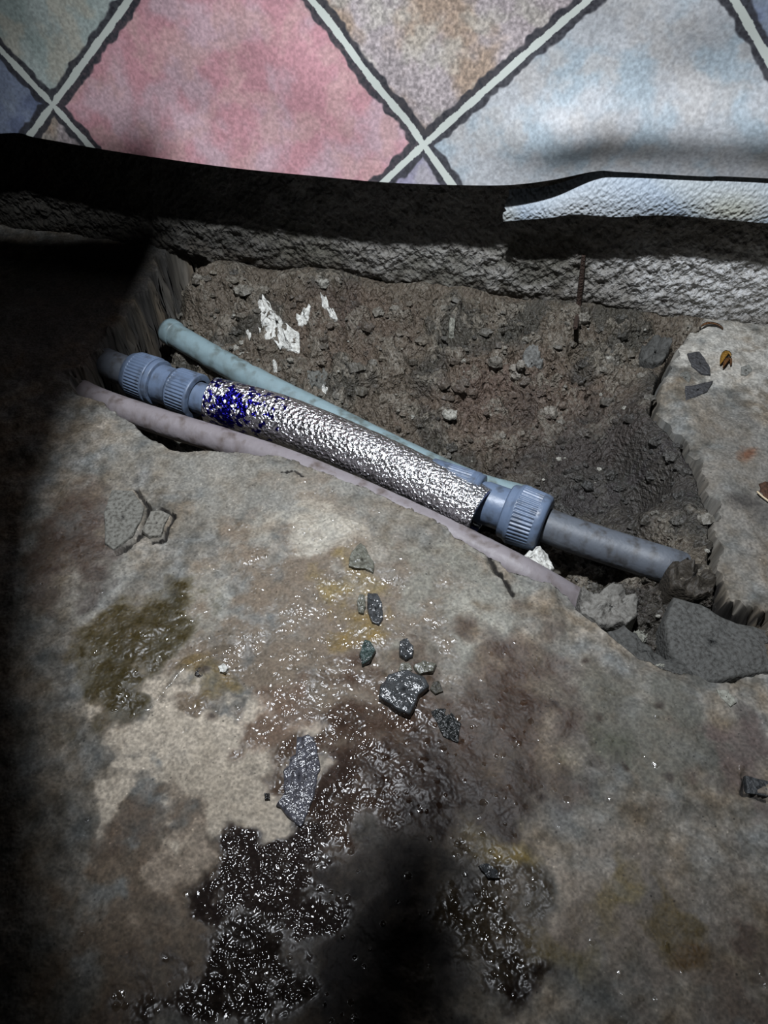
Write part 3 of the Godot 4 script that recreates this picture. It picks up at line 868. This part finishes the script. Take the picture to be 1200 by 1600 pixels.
func rubble() -> void:
	mottle_tex = ramped(noise(FastNoiseLite.TYPE_SIMPLEX, 0.03, 4, 71), 512, 512, [[0.0, Color(0.5, 0.48, 0.46)], [0.5, Color(0.85, 0.85, 0.84)], [1.0, Color(1, 1, 1)]])
	grit_tex = seamless(noise(FastNoiseLite.TYPE_VALUE_CUBIC, 0.08, 4, 72), 512, 512)
	var wet := stone_mat(Color(0.26, 0.27, 0.28), 0.22, 0.07)
	var damp := stone_mat(Color(0.42, 0.42, 0.38), 0.35, 0.06)
	var dull := stone_mat(Color(0.42, 0.42, 0.4), 0.75)
	var dark := stone_mat(Color(0.26, 0.26, 0.27), 0.6)
	var pale := stone_mat(Color(0.62, 0.62, 0.58), 0.8)
	var lime := stone_mat(Color(0.9, 0.9, 0.88), 0.85, 0.2)
	var g := "stone chips scattered on the wet floor"
	stone("stone_chip", "wedge of grey stone, uppermost of the chips below the foil sleeve", "stone", [Vector2(-0.0815, 0.33), Vector2(-0.0751, 0.3357), Vector2(-0.0677, 0.3467), Vector2(-0.0669, 0.3544), Vector2(-0.0732, 0.3524), Vector2(-0.0793, 0.3537), Vector2(-0.0846, 0.3526), Vector2(-0.0858, 0.3415)], -0.001, 0.0042, damp, 1, 0.1, Vector2.ZERO, g)
	stone("stone_chip", "narrow half of a split grey stone, left of its wider half", "stone", [Vector2(-0.072, 0.374), Vector2(-0.0684, 0.3743), Vector2(-0.0664, 0.3812), Vector2(-0.0661, 0.3884), Vector2(-0.0696, 0.3881), Vector2(-0.0723, 0.3804)], -0.001, 0.0042, damp, 2, 0.1, Vector2.ZERO, g)
	stone("stone_chip", "wider half of a split grey stone with a wet tip", "stone", [Vector2(-0.0671, 0.3719), Vector2(-0.0602, 0.3714), Vector2(-0.0553, 0.3798), Vector2(-0.0524, 0.3895), Vector2(-0.0543, 0.395), Vector2(-0.0592, 0.394), Vector2(-0.0644, 0.3844)], -0.001, 0.0049, wet, 3, 0.1, Vector2.ZERO, g)
	stone("stone_chip", "small dark greenish stone chip standing alone above the largest stone", "stone", [Vector2(-0.0609, 0.4078), Vector2(-0.0563, 0.4092), Vector2(-0.0523, 0.4141), Vector2(-0.0544, 0.4222), Vector2(-0.0585, 0.4259), Vector2(-0.0618, 0.4186)], -0.001, 0.0049, stone_mat(Color(0.25, 0.31, 0.3), 0.3, 0.2), 4, 0.1, Vector2.ZERO, g)
	stone("stone_chip", "rounded wet pebble just above the largest dark stone", "stone", [Vector2(-0.0388, 0.4045), Vector2(-0.0343, 0.4015), Vector2(-0.0295, 0.4068), Vector2(-0.0283, 0.4137), Vector2(-0.0321, 0.4174), Vector2(-0.0368, 0.4146)], -0.001, 0.0056, wet, 5, 0.1, Vector2.ZERO, g)
	stone("stone_chip", "flat grey flake leaning on the upper edge of the largest stone", "stone", [Vector2(-0.027, 0.4205), Vector2(-0.021, 0.415), Vector2(-0.0128, 0.4151), Vector2(-0.0143, 0.421), Vector2(-0.0221, 0.4254)], -0.001, 0.0049, damp, 6, 0.1, Vector2.ZERO, g)
	stone("stone_chip", "small dull stone close right of the largest dark stone", "stone", [Vector2(-0.0131, 0.428), Vector2(-0.0093, 0.4263), Vector2(-0.0059, 0.4328), Vector2(-0.0102, 0.4355), Vector2(-0.0143, 0.4328)], -0.001, 0.0028, stone_mat(Color(0.25, 0.24, 0.2), 0.6), 7, 0.1, Vector2.ZERO, g)
	stone("stone_chip", "small stone between the rounded pebble and the largest dark stone", "stone", [Vector2(-0.0351, 0.419), Vector2(-0.0296, 0.4178), Vector2(-0.027, 0.4228), Vector2(-0.0305, 0.4259), Vector2(-0.0355, 0.4255)], -0.001, 0.0035, damp, 17, 0.1, Vector2.ZERO, g)
	stone("dark_stone", "largest dark wet stone lying on the floor, angular and glinting", "stone", [Vector2(-0.0413, 0.4295), Vector2(-0.0304, 0.4244), Vector2(-0.019, 0.4266), Vector2(-0.0143, 0.4328), Vector2(-0.0194, 0.4401), Vector2(-0.0229, 0.4539), Vector2(-0.0319, 0.4524), Vector2(-0.0435, 0.4462), Vector2(-0.0443, 0.4384)], -0.002, 0.0077, wet, 8, 0.08)
	stone("stone_chip", "flat dark chip barely rising from the mud below the largest stone", "stone", [Vector2(-0.0116, 0.4463), Vector2(-0.0013, 0.4415), Vector2(0.0079, 0.4507), Vector2(0.0081, 0.4631), Vector2(-0.0014, 0.461)], -0.002, 0.0021, stone_mat(Color(0.15, 0.16, 0.16), 0.3, 0.2), 18, 0.1, Vector2.ZERO, g)
	stone("long_flake", "long narrow flake of dark stone with ragged sides, glittering wet", "stone", [Vector2(-0.0862, 0.4792), Vector2(-0.0767, 0.4767), Vector2(-0.0723, 0.4843), Vector2(-0.0674, 0.4971), Vector2(-0.0674, 0.5086), Vector2(-0.0676, 0.5216), Vector2(-0.0697, 0.5299), Vector2(-0.0783, 0.5257), Vector2(-0.0858, 0.5203), Vector2(-0.0834, 0.5132), Vector2(-0.089, 0.5018), Vector2(-0.0887, 0.495), Vector2(-0.0839, 0.49)], -0.002, 0.0035, stone_mat(Color(0.34, 0.34, 0.37), 0.18, 0.08), 9, 0.14)
	stone("long_chip", "small bluish chip at the edge of the dark mud", "stone", [Vector2(0.0283, 0.5305), Vector2(0.0335, 0.5281), Vector2(0.0393, 0.5309), Vector2(0.0404, 0.5346), Vector2(0.0344, 0.5359)], -0.001, 0.0035, wet, 10, 0.1)
	stone("white_pebble", "tiny white pebble by the wet streak left of the stones", "pebble", [Vector2(-0.1464, 0.4457), Vector2(-0.1439, 0.4433), Vector2(-0.1402, 0.4453), Vector2(-0.1406, 0.4491), Vector2(-0.1443, 0.4494)], -0.001, 0.004, lime, 11)
	stone("dark_pebble", "tiny dark pebble beside the white pebble", "pebble", [Vector2(-0.1602, 0.4496), Vector2(-0.1558, 0.4478), Vector2(-0.1527, 0.4517), Vector2(-0.1557, 0.4551), Vector2(-0.1594, 0.4541)], -0.001, 0.0021, stone_mat(Color(0.14, 0.12, 0.1), 0.4), 12)
	stone("dark_pebble", "tiny black pebble on the smooth pale patch of floor", "pebble", [Vector2(-0.0948, 0.5163), Vector2(-0.092, 0.5157), Vector2(-0.0906, 0.5192), Vector2(-0.0933, 0.5201)], -0.001, 0.0021, stone_mat(Color(0.1, 0.09, 0.08), 0.4), 19)
	stone("floor_flake", "large cracked flake lying loose in the slab at the left", "flake", [Vector2(-0.2741, 0.32), Vector2(-0.2582, 0.3178), Vector2(-0.2437, 0.3307), Vector2(-0.241, 0.342), Vector2(-0.242, 0.3581), Vector2(-0.2492, 0.3726), Vector2(-0.2577, 0.3686), Vector2(-0.2706, 0.3411)], -0.003, 0.0045, stone_mat(Color(0.47, 0.465, 0.44), 0.85), 13, 0.03)
	stone("floor_flake", "small cracked flake lying right beside the large one", "flake", [Vector2(-0.2375, 0.3338), Vector2(-0.2304, 0.3316), Vector2(-0.2225, 0.3342), Vector2(-0.223, 0.3442), Vector2(-0.2216, 0.3536), Vector2(-0.23, 0.3566), Vector2(-0.2368, 0.3521)], -0.003, 0.0045, stone_mat(Color(0.5, 0.49, 0.46), 0.85), 14, 0.05)
	stone("sunken_stone", "dark flat stone set in the floor at the right", "stone", [Vector2(0.1735, 0.4485), Vector2(0.1881, 0.4493), Vector2(0.1896, 0.4588), Vector2(0.1734, 0.4593)], -0.003, 0.004, stone_mat(Color(0.24, 0.25, 0.26), 0.6), 15, 0.05)
	# aggregate showing in the right-hand slab
	var ag := "dark aggregate bared in the pale slab"
	stone("aggregate_stone", "upper dark angular stone bared at the broken edge of the pale slab", "stone", [Vector2(0.1554, 0.0571), Vector2(0.1656, 0.053), Vector2(0.1736, 0.0712), Vector2(0.174, 0.0835), Vector2(0.1664, 0.0834), Vector2(0.1581, 0.0747)], -0.003, 0.0042, dark, 20, 0.05, Vector2.ZERO, ag)
	stone("aggregate_stone", "lower dark pointed stone bared in the pale slab", "stone", [Vector2(0.1515, 0.1049), Vector2(0.1635, 0.0988), Vector2(0.1757, 0.0918), Vector2(0.1695, 0.1084), Vector2(0.1595, 0.1173), Vector2(0.1509, 0.1242)], -0.003, 0.0045, dark, 21, 0.05, Vector2.ZERO, ag)
	stone("aggregate_stone", "rounded grey stone between two dark angular ones in the pale slab", "stone", [Vector2(0.1478, 0.0876), Vector2(0.1545, 0.0826), Vector2(0.1574, 0.0907), Vector2(0.1549, 0.1016), Vector2(0.1473, 0.1033)], -0.003, 0.004, dull, 22, 0.05, Vector2.ZERO, ag)
	stone("aggregate_stone", "faint grey stone right of the yellow leaf scrap in the pale slab", "stone", [Vector2(0.2011, 0.0668), Vector2(0.2081, 0.0616), Vector2(0.2106, 0.0699), Vector2(0.2045, 0.0783), Vector2(0.2003, 0.0767)], -0.003, 0.0038, stone_mat(Color(0.5, 0.5, 0.48), 0.8), 23, 0.05, Vector2.ZERO, ag)
	# blocks lying in the pit
	stone("concrete_block", "pale lump of concrete in the pit under the bare pipe end", "rubble", [Vector2(0.0758, 0.3288), Vector2(0.0965, 0.3215), Vector2(0.1173, 0.3242), Vector2(0.1181, 0.3369), Vector2(0.1076, 0.3497), Vector2(0.0908, 0.3543), Vector2(0.0765, 0.3459)], -0.05, 0.038, stone_mat(Color(0.5, 0.49, 0.47), 0.85), 24, 0.12)
	stone("concrete_slab", "large dark slab broken off and sunk at the right of the pit", "rubble", [Vector2(0.138, 0.3218), Vector2(0.1567, 0.3226), Vector2(0.1758, 0.3333), Vector2(0.2047, 0.3368), Vector2(0.203, 0.3676), Vector2(0.1776, 0.3787), Vector2(0.1574, 0.3877), Vector2(0.145, 0.3839), Vector2(0.1342, 0.369), Vector2(0.1315, 0.3445)], -0.05, 0.043, stone_mat(Color(0.34, 0.34, 0.33), 0.8), 25, 0.03)
	stone("concrete_sliver", "long dark sliver of concrete along the near rim of the pit", "rubble", [Vector2(0.0939, 0.3588), Vector2(0.1034, 0.3537), Vector2(0.118, 0.3627), Vector2(0.1381, 0.374), Vector2(0.1537, 0.3839), Vector2(0.1377, 0.3873), Vector2(0.1139, 0.3783), Vector2(0.0974, 0.3671)], -0.05, 0.042, stone_mat(Color(0.3, 0.3, 0.29), 0.8), 26, 0.06)
	stone("rubble_stone", "small pale stone between the concrete lump and the sunken slab", "rubble", [Vector2(0.1139, 0.3514), Vector2(0.1214, 0.3477), Vector2(0.1247, 0.3542), Vector2(0.1196, 0.3613), Vector2(0.1139, 0.3605)], -0.05, 0.034, pale, 27, 0.15)
	stone("rubble_stone", "tiny pale stone on the long dark sliver of concrete", "rubble", [Vector2(0.1243, 0.3808), Vector2(0.1284, 0.378), Vector2(0.1315, 0.3811), Vector2(0.1275, 0.3853)], -0.02, 0.012, pale, 28, 0.15)
	stone("rubble_stone", "muddy stone at the very end of the bare pipe", "rubble", [Vector2(0.1342, 0.3003), Vector2(0.154, 0.2879), Vector2(0.1684, 0.2974), Vector2(0.1655, 0.3169), Vector2(0.1503, 0.3224), Vector2(0.1355, 0.318)], -0.055, 0.051, stone_mat(Color(0.24, 0.215, 0.18), 0.7), 29, 0.1)
	stone("rim_spall", "pale spall on the near rim below the sunken slab", "flake", [Vector2(0.1601, 0.3953), Vector2(0.1671, 0.3947), Vector2(0.1719, 0.4025), Vector2(0.1679, 0.406), Vector2(0.1621, 0.4011)], -0.002, 0.004, pale, 30, 0.1)
	# lime and stones on the soil bank
	var lg := "white lime crusts on the soil bank"
	stone("lime_crust", "largest white lime crust on the soil above the foil sleeve", "lime crust", [Vector2(-0.2436, 0.0623), Vector2(-0.2438, 0.0431), Vector2(-0.2383, 0.044), Vector2(-0.2286, 0.0588), Vector2(-0.2185, 0.0628), Vector2(-0.2092, 0.0731), Vector2(-0.1998, 0.075), Vector2(-0.1968, 0.0903), Vector2(-0.206, 0.0885), Vector2(-0.2125, 0.0959), Vector2(-0.2241, 0.0906), Vector2(-0.2328, 0.0866)], -0.005, 0.0065, lime, 31, 0.25, Vector2.ZERO, lg, true)
	stone("lime_crust", "second white lime crust just right of the largest", "lime crust", [Vector2(-0.2053, 0.0598), Vector2(-0.2009, 0.0483), Vector2(-0.1938, 0.0509), Vector2(-0.1947, 0.0615), Vector2(-0.1996, 0.0668)], -0.005, 0.0065, lime, 32, 0.3, Vector2.ZERO, lg, true)
	stone("lime_crust", "pointed white lime crust farthest right on the soil bank", "lime crust", [Vector2(-0.189, 0.0349), Vector2(-0.1824, 0.0355), Vector2(-0.1721, 0.0459), Vector2(-0.1658, 0.0508), Vector2(-0.1691, 0.0578), Vector2(-0.18, 0.0499)], -0.005, 0.0065, lime, 33, 0.25, Vector2.ZERO, lg, true)
	stone("lime_crust", "small white lime crust left of the largest", "lime crust", [Vector2(-0.2524, 0.0768), Vector2(-0.247, 0.0776), Vector2(-0.2393, 0.09), Vector2(-0.2433, 0.093)], -0.005, 0.0065, lime, 34, 0.2, Vector2.ZERO, lg, true)
	stone("lime_crust", "grubby lime crust near the mouth of the pale conduit", "lime crust", [Vector2(-0.303, 0.0737), Vector2(-0.2955, 0.0783), Vector2(-0.2834, 0.094), Vector2(-0.2874, 0.097), Vector2(-0.2981, 0.0851)], -0.005, 0.0065, stone_mat(Color(0.62, 0.6, 0.5), 0.85), 35, 0.2, Vector2.ZERO, lg, true)
	stone("lime_crust", "tiny lime crumb low on the bank above the foil", "lime crust", [Vector2(-0.1635, 0.1302), Vector2(-0.1584, 0.1272), Vector2(-0.1574, 0.1379), Vector2(-0.1612, 0.1369)], -0.005, 0.0065, lime, 36, 0.2, Vector2.ZERO, lg, true)
	stone("lime_crust", "tiny lime crumb below the largest crust", "lime crust", [Vector2(-0.2151, 0.112), Vector2(-0.2116, 0.1112), Vector2(-0.2092, 0.1192), Vector2(-0.2123, 0.119)], -0.005, 0.0065, lime, 37, 0.2, Vector2.ZERO, lg, true)
	var bg := "stones stuck in the soil bank"
	stone("bank_stone", "pale grey stone stuck in the soil bank left of the rusty rod", "stone", [Vector2(0.0129, 0.0661), Vector2(0.0206, 0.0605), Vector2(0.0319, 0.0694), Vector2(0.0279, 0.0778), Vector2(0.0154, 0.0807)], -0.005, 0.012, stone_mat(Color(0.5, 0.5, 0.49), 0.8), 38, 0.15, Vector2.ZERO, bg, true)
	stone("bank_stone", "dark blocky stone in the bank below the lime crusts", "stone", [Vector2(-0.1826, 0.1104), Vector2(-0.1715, 0.1021), Vector2(-0.1609, 0.1149), Vector2(-0.1603, 0.1313), Vector2(-0.1715, 0.1338), Vector2(-0.1799, 0.1247)], -0.005, 0.0065, dull, 39, 0.15, Vector2.ZERO, bg, true)
	stone("bank_stone", "ochre stone beside the foil sleeve on the bank", "stone", [Vector2(-0.2232, 0.129), Vector2(-0.2113, 0.1244), Vector2(-0.1981, 0.1362), Vector2(-0.1975, 0.1505), Vector2(-0.2102, 0.1516)], -0.005, 0.012, stone_mat(Color(0.36, 0.29, 0.17), 0.8), 40, 0.15, Vector2.ZERO, bg, true)
	stone("bank_stone", "rounded grey stone in the bank beside the pale slab", "stone", [Vector2(0.1197, 0.0381), Vector2(0.1362, 0.0266), Vector2(0.1417, 0.0446), Vector2(0.1355, 0.0692), Vector2(0.1241, 0.0763), Vector2(0.1173, 0.0595)], -0.005, 0.012, stone_mat(Color(0.3, 0.3, 0.29), 0.8), 41, 0.15, Vector2.ZERO, bg, true)
	stone("bank_stone", "tiny white grit on the bank left of the rusty rod", "stone", [Vector2(-0.0608, 0.0413), Vector2(-0.0562, 0.0393), Vector2(-0.0543, 0.048), Vector2(-0.059, 0.0491)], -0.005, 0.012, pale, 42, 0.15, Vector2.ZERO, bg, true)
	stone("bank_stone", "pale stone pressed against the upper side of the foil sleeve", "stone", [Vector2(-0.1166, 0.1834), Vector2(-0.0957, 0.1771), Vector2(-0.0787, 0.1846), Vector2(-0.0699, 0.1968), Vector2(-0.0922, 0.1939)], -0.005, 0.012, stone_mat(Color(0.45, 0.47, 0.46), 0.8), 43, 0.12, Vector2.ZERO, bg, true)
	stone("plaster_lump", "crumbly white plaster lump under the ribbed nut", "plaster", [Vector2(0.0109, 0.2929), Vector2(0.0255, 0.2959), Vector2(0.0436, 0.287), Vector2(0.054, 0.2859), Vector2(0.0595, 0.2981), Vector2(0.0555, 0.3073), Vector2(0.0429, 0.3065), Vector2(0.026, 0.3006)], -0.05, 0.024, lime, 44, 0.12)

	# rusty rod, leaf scraps, twig
	var rust := mat(Color(0.24, 0.17, 0.13), 0.8, mottle_tex, grit_tex, 0.2, 20.0)
	tag(put("rusty_rod", tube(smooth_path([Vector3(0.0512, 0.0505, 0.002), Vector3(0.0543, 0.0236, 0.003), Vector3(0.0573, -0.0056, 0.006), Vector3(0.0551, 0.004, 0.0473)], 8), [0.0018, 0.0026, 0.0026, 0.0022], 12, n_c, 0.0006), rust), "thin rusty rod standing out of the soil against the plaster", "rod")
	var leaf_m := mat(Color(0.55, 0.4, 0.1), 0.6, mottle_tex, grit_tex, 0.1, 20.0)
	var leaf_d := mat(Color(0.4, 0.25, 0.08), 0.6, mottle_tex, grit_tex, 0.1, 20.0)
	tag(put("leaf_scrap", leaf([Vector2(0.1684, 0.018), Vector2(0.1743, 0.0136), Vector2(0.1824, 0.0138), Vector2(0.1879, 0.0175)], 0.0035), leaf_d), "curled brown leaf scrap on the edge of the pale slab", "leaf")
	var scrap := thing("leaf_scrap", "torn yellow leaf scrap lying on the pale slab", "leaf")
	put("blade", leaf([Vector2(0.1824, 0.0692), Vector2(0.1852, 0.0595), Vector2(0.1889, 0.0532), Vector2(0.192, 0.0562)], 0.005), leaf_m, scrap)
	put("blade", leaf([Vector2(0.1843, 0.0741), Vector2(0.187, 0.0664), Vector2(0.1905, 0.062), Vector2(0.1912, 0.069)], 0.0035), leaf_d, scrap)
	tag(put("pale_straw", tube(smooth_path([Vector3(0.1999, 0.003, 0.2194), Vector3(0.2045, 0.003, 0.225), Vector3(0.2134, 0.003, 0.2321)], 6), [0.0007], 8), mat(Color(0.75, 0.68, 0.56), 0.5)), "thin pale straw lying on the slab at the right", "straw")
	stone("rust_clod", "rusty brown clod under the pale straw", "rubble", [Vector2(0.2035, 0.2064), Vector2(0.2124, 0.2031), Vector2(0.2164, 0.2144), Vector2(0.2136, 0.2281), Vector2(0.2048, 0.2235)], -0.002, 0.0028, stone_mat(Color(0.3, 0.19, 0.12), 0.8), 50, 0.15)
	# loose grit on the bank and the slab: uncountable crumbs
	var spots := []
	while spots.size() < 2000:
		var x := rng.randf_range(-0.42, 0.2)
		var z := rng.randf_range(0.012, 0.34)
		if rim(x, z) > -0.004: continue
		spots.append(Vector3(x, soil_y(x, z), z))
	var crumb := rock([Vector2(1, 0), Vector2(0.5, 0.8), Vector2(-0.6, 0.7), Vector2(-1, -0.1), Vector2(-0.3, -0.8), Vector2(0.6, -0.7)], -0.55, 1.0, 60, 0.2)
	var mm := MultiMesh.new()
	mm.transform_format = MultiMesh.TRANSFORM_3D
	mm.use_colors = true
	mm.mesh = crumb
	mm.instance_count = spots.size()
	for k in spots.size():
		var r := 0.0012 + 0.0062 * pow(rng.randf(), 4.0)
		var bs := Basis.from_euler(Vector3(rng.randf_range(-0.5, 0.8), rng.randf() * TAU, rng.randf_range(-0.5, 0.5))).scaled(Vector3(r, r * rng.randf_range(0.5, 1.0), r * rng.randf_range(0.6, 1.0)))
		mm.set_instance_transform(k, Transform3D(bs, spots[k]))
		var c := soil_colour(spots[k].x, spots[k].z) * rng.randf_range(0.6, 1.35)
		if rng.randf() > 0.97: c = Color(0.36, 0.35, 0.31)
		mm.set_instance_color(k, c)
	var cm := stone_mat(Color.WHITE, 0.6)
	cm.vertex_color_use_as_albedo = true
	var cr := MultiMeshInstance3D.new()
	cr.name = "soil_crumbs"
	cr.multimesh = mm
	cr.material_override = cm
	add_child(cr)
	tag(cr, "brown and grey crumbs of soil and hardcore strewn over the pit", "soil", "", "stuff")

func leaf(line: Array, wide: float) -> ArrayMesh:
	var P := PackedVector3Array()
	var UV := PackedVector2Array()
	var path := PackedVector3Array()
	for p in line: path.append(Vector3(p.x, 0.0, p.y))
	var s := smooth_path(Array(path), 4)
	for j in s.size():
		var t := j / float(s.size() - 1)
		var T := (s[mini(j + 1, s.size() - 1)] - s[maxi(j - 1, 0)]).normalized()
		var side := T.cross(Vector3.UP)
		var w := wide * 0.5 * sqrt(sin(PI * clampf(t, 0.03, 0.97)))
		for i in 9:
			var k := absf(i - 4.0) / 4.0 * 2.0 - 1.0
			var top := 1.0 if i < 4 else 0.0
			var across := (2.0 - i) / 2.0 if i <= 4 else (i - 6.0) / 2.0
			P.append(s[j] + side * across * w + Vector3.UP * (0.0018 + 0.0016 * across * across + 0.0015 * sin(PI * t) + 0.0005 * top))
			UV.append(Vector2(across, t))
	return grid(P, 9, s.size(), UV)

# ---------------------------------------------------------------- the vinyl
func vinyl() -> void:
	var x0 := -0.62
	var x1 := 0.5
	# print: pale joints with dark hand-drawn outlines on a diagonal lattice of coloured squares
	var w := 2000
	var h := 900
	var yb := 0.07
	var sc := (x1 - x0) / w
	var wob := bytes_of(noise(FastNoiseLite.TYPE_SIMPLEX, 0.025, 3, 81), w, h)
	var cloud := bytes_of(noise(FastNoiseLite.TYPE_SIMPLEX, 0.007, 4, 82), w, h)
	var cl2 := bytes_of(noise(FastNoiseLite.TYPE_SIMPLEX, 0.012, 4, 83), w, h)
	var speck := bytes_of(noise(FastNoiseLite.TYPE_VALUE, 0.31, 3, 84), w, h)
	var pal := {
		"pink": [Color(0.74, 0.55, 0.575), Color(0.75, 0.635, 0.66), Color(0.76, 0.62, 0.61)],
		"beige": [Color(0.66, 0.62, 0.62), Color(0.62, 0.545, 0.48), Color(0.68, 0.66, 0.62)],
		"blue": [Color(0.7, 0.71, 0.72), Color(0.64, 0.69, 0.72), Color(0.71, 0.7, 0.69)],
		"cream": [Color(0.66, 0.7, 0.68), Color(0.6, 0.65, 0.63), Color(0.7, 0.68, 0.62)],
		"navy": [Color(0.5, 0.54, 0.62), Color(0.42, 0.46, 0.56), Color(0.56, 0.6, 0.65)],
		"lilac": [Color(0.6, 0.58, 0.66), Color(0.5, 0.5, 0.56), Color(0.68, 0.66, 0.66)],
	}
	var which := {Vector2i(0, 0): "pink", Vector2i(1, 0): "beige", Vector2i(1, -1): "blue", Vector2i(0, 1): "cream", Vector2i(-1, 1): "navy", Vector2i(-1, 0): "beige", Vector2i(2, -1): "navy", Vector2i(0, -1): "lilac"}
	var ax := -0.4188
	var ay := 0.1468
	var diag := 0.32298
	var px := PackedByteArray()
	px.resize(w * h * 3)
	for j in h:
		for i in w:
			var k := j * w + i
			var u := (x0 + i * sc - ax) / diag
			var v := (yb + (h - 1 - j) * sc - ay) / (diag * 0.985)
			var p := u + v
			var q := u - v
			var bend := (wob[k] - 128) * 0.00011
			var ip := floorf(p)
			var iq := floorf(q)
			var dp := minf(p - ip, ip + 1.0 - p)
			var dq := minf(q - iq, iq + 1.0 - q)
			var d := minf(dp, dq) + (0.012 - minf(0.012, absf(dp - dq))) * 0.25
			var s := (wob[k] - 128) * 0.00006
			var c: Color
			if d < 0.012 + s * 0.4:
				c = Color(0.78, 0.8, 0.77)
			else:
				# lattice square: p counts up-right, q counts down-right
				var name: String = which.get(Vector2i(int(ip), -int(iq)), "")
				if name == "": name = ["pink", "blue", "beige", "navy", "cream"][posmod(int(ip) * 2 + int(iq) * 3, 5)]
				var set_: Array = pal[name]
				c = (set_[0] as Color).lerp(set_[1], smoothstep(100, 190, cloud[k])).lerp(set_[2], 0.7 * smoothstep(110, 200, cl2[k]))
				var g := 1.0 + (speck[k] - 128) * (0.0013 if name != "beige" else 0.0026)
				c = Color(c.r * g, c.g * g, c.b * g)
				var edge := 0.037 + s * 1.4
				if d < edge:
					c = c.lerp(Color(0.2, 0.2, 0.22), smoothstep(edge, edge - 0.008, d) * (0.9 + (speck[k] - 128) * 0.002))
			px[k * 3] = clampi(int(c.r * 255), 0, 255)
			px[k * 3 + 1] = clampi(int(c.g * 255), 0, 255)
			px[k * 3 + 2] = clampi(int(c.b * 255), 0, 255)
	var print_t := ImageTexture.create_from_image(Image.create_from_data(w, h, false, Image.FORMAT_RGB8, px))
	var vm := mat(Color(0.9, 0.9, 0.9), 0.55, print_t)

	var t := thing("vinyl_sheet", "loose sheet of tile-printed vinyl hanging over the foot of the wall", "wall covering")
	# lower edge: points along x with their stand-off from the wall
	var edge: Array = [Vector3(x0, 0.09, 0.04), Vector3(-0.4734, 0.1201, 0.04), Vector3(-0.4367, 0.12, 0.04), Vector3(-0.3687, 0.1162, 0.04), Vector3(-0.2667, 0.1136, 0.04), Vector3(-0.1814, 0.115, 0.04), Vector3(-0.1261, 0.1165, 0.04), Vector3(-0.0723, 0.1202, 0.039), Vector3(-0.0254, 0.1248, 0.037), Vector3(0.0096, 0.1308, 0.032), Vector3(0.0436, 0.1383, 0.024), Vector3(0.0637, 0.1387, 0.021), Vector3(0.1278, 0.142, 0.02), Vector3(0.1751, 0.146, 0.02), Vector3(x1, 0.165, 0.02)]
	var ep := smooth_path(edge, 12)
	var P := PackedVector3Array()
	var UV := PackedVector2Array()
	var rows := 60
	var nu := ep.size()
	var swell := noise(FastNoiseLite.TYPE_SIMPLEX, 0.006, 2, 85)
	var profile := []          # [height above the edge, behind]
	for r in rows: profile.append([0.5 * pow(1.0 - r / float(rows - 1), 1.8), 0.0])
	for r in [0.3, 0.7, 1.0]: profile.append([-0.0004 * sin(PI * r), r * 0.0016])
	for r in 24: profile.append([0.5 * pow((r + 0.5) / 23.5, 1.8), 0.0016])
	for row in profile:
		for i in nu:
			var e := ep[i]
			var s: float = row[0]
			var bulge := smoothstep(-0.08, 0.03, e.x)
			var z := 0.006 + (e.z - 0.006) * exp(-maxf(s, 0.0) / 0.11)
			z += bulge * 0.013 * exp(-pow((s - 0.035) / 0.022, 2.0))
			z += 0.004 * swell.get_noise_2d(e.x * 1000, s * 1000) * smoothstep(0.0, 0.05, s)
			z -= row[1]
			P.append(Vector3(e.x, e.y + s, maxf(z, 0.0035 - row[1])))
			UV.append(Vector2((e.x - x0) / (x1 - x0), 1.0 - (e.y + s - yb) / (h * sc)))
	put("sheet", grid(P, nu, profile.size(), UV), vm, t)

	# torn lower strip folded outward at the right
	var emboss := noise(FastNoiseLite.TYPE_VALUE_CUBIC, 0.35, 2, 86)
	var back_t := ramped(noise(FastNoiseLite.TYPE_SIMPLEX, 0.006, 2, 87), 512, 512, [[0.0, Color(0.78, 0.77, 0.66)], [0.12, Color(0.78, 0.79, 0.77)], [0.3, Color(0.7, 0.76, 0.83)], [1.0, Color(0.8, 0.82, 0.84)]])
	var hem_m := mat(Color(0.82, 0.82, 0.81), 0.6, back_t, seamless(emboss, 1024, 1024), 0.25, 1.6)
	var top: Array = [Vector3(-0.0226, 0.1106, 0.016), Vector3(0.0107, 0.1175, 0.015), Vector3(0.0442, 0.134, 0.016), Vector3(0.0641, 0.1368, 0.016), Vector3(0.1284, 0.1406, 0.016), Vector3(0.176, 0.1446, 0.016), Vector3(x1, 0.166, 0.016)]
	var low: Array = [Vector3(-0.0244, 0.0866, 0.026), Vector3(-0.0003, 0.092, 0.028), Vector3(0.0356, 0.1019, 0.028), Vector3(0.0669, 0.1036, 0.028), Vector3(0.112, 0.1095, 0.026), Vector3(0.1868, 0.1124, 0.026), Vector3(x1, 0.125, 0.026)]
	var tp := smooth_path(top, 14)
	var lp := smooth_path([low[0], low[1].lerp(low[2], 0.4), low[2], low[3], low[4], low[5], low[6]], 14)
	P = PackedVector3Array()
	UV = PackedVector2Array()
	nu = tp.size()
	for r in 31:
		var f := r / 12.0 if r <= 12 else (1.0 if r < 18 else 1.0 - (r - 18) / 12.0)
		var behind := 0.0 if r <= 12 else (minf(1.0, (r - 12) / 5.0) * 0.0022)
		for i in nu:
			var p := tp[i].lerp(lp[i], f)
			p.z += 0.004 * sin(PI * f) - behind
			p.y -= behind * 0.5
			if i < 5: p.x += 0.002 * n_c.get_noise_2d(f * 40.0, 3.0)
			P.append(p)
			UV.append(Vector2(p.x, p.y))
	tag(put("folded_hem", grid(P, nu, 31, UV), hem_m, t), "pale torn hem folded outward", "")
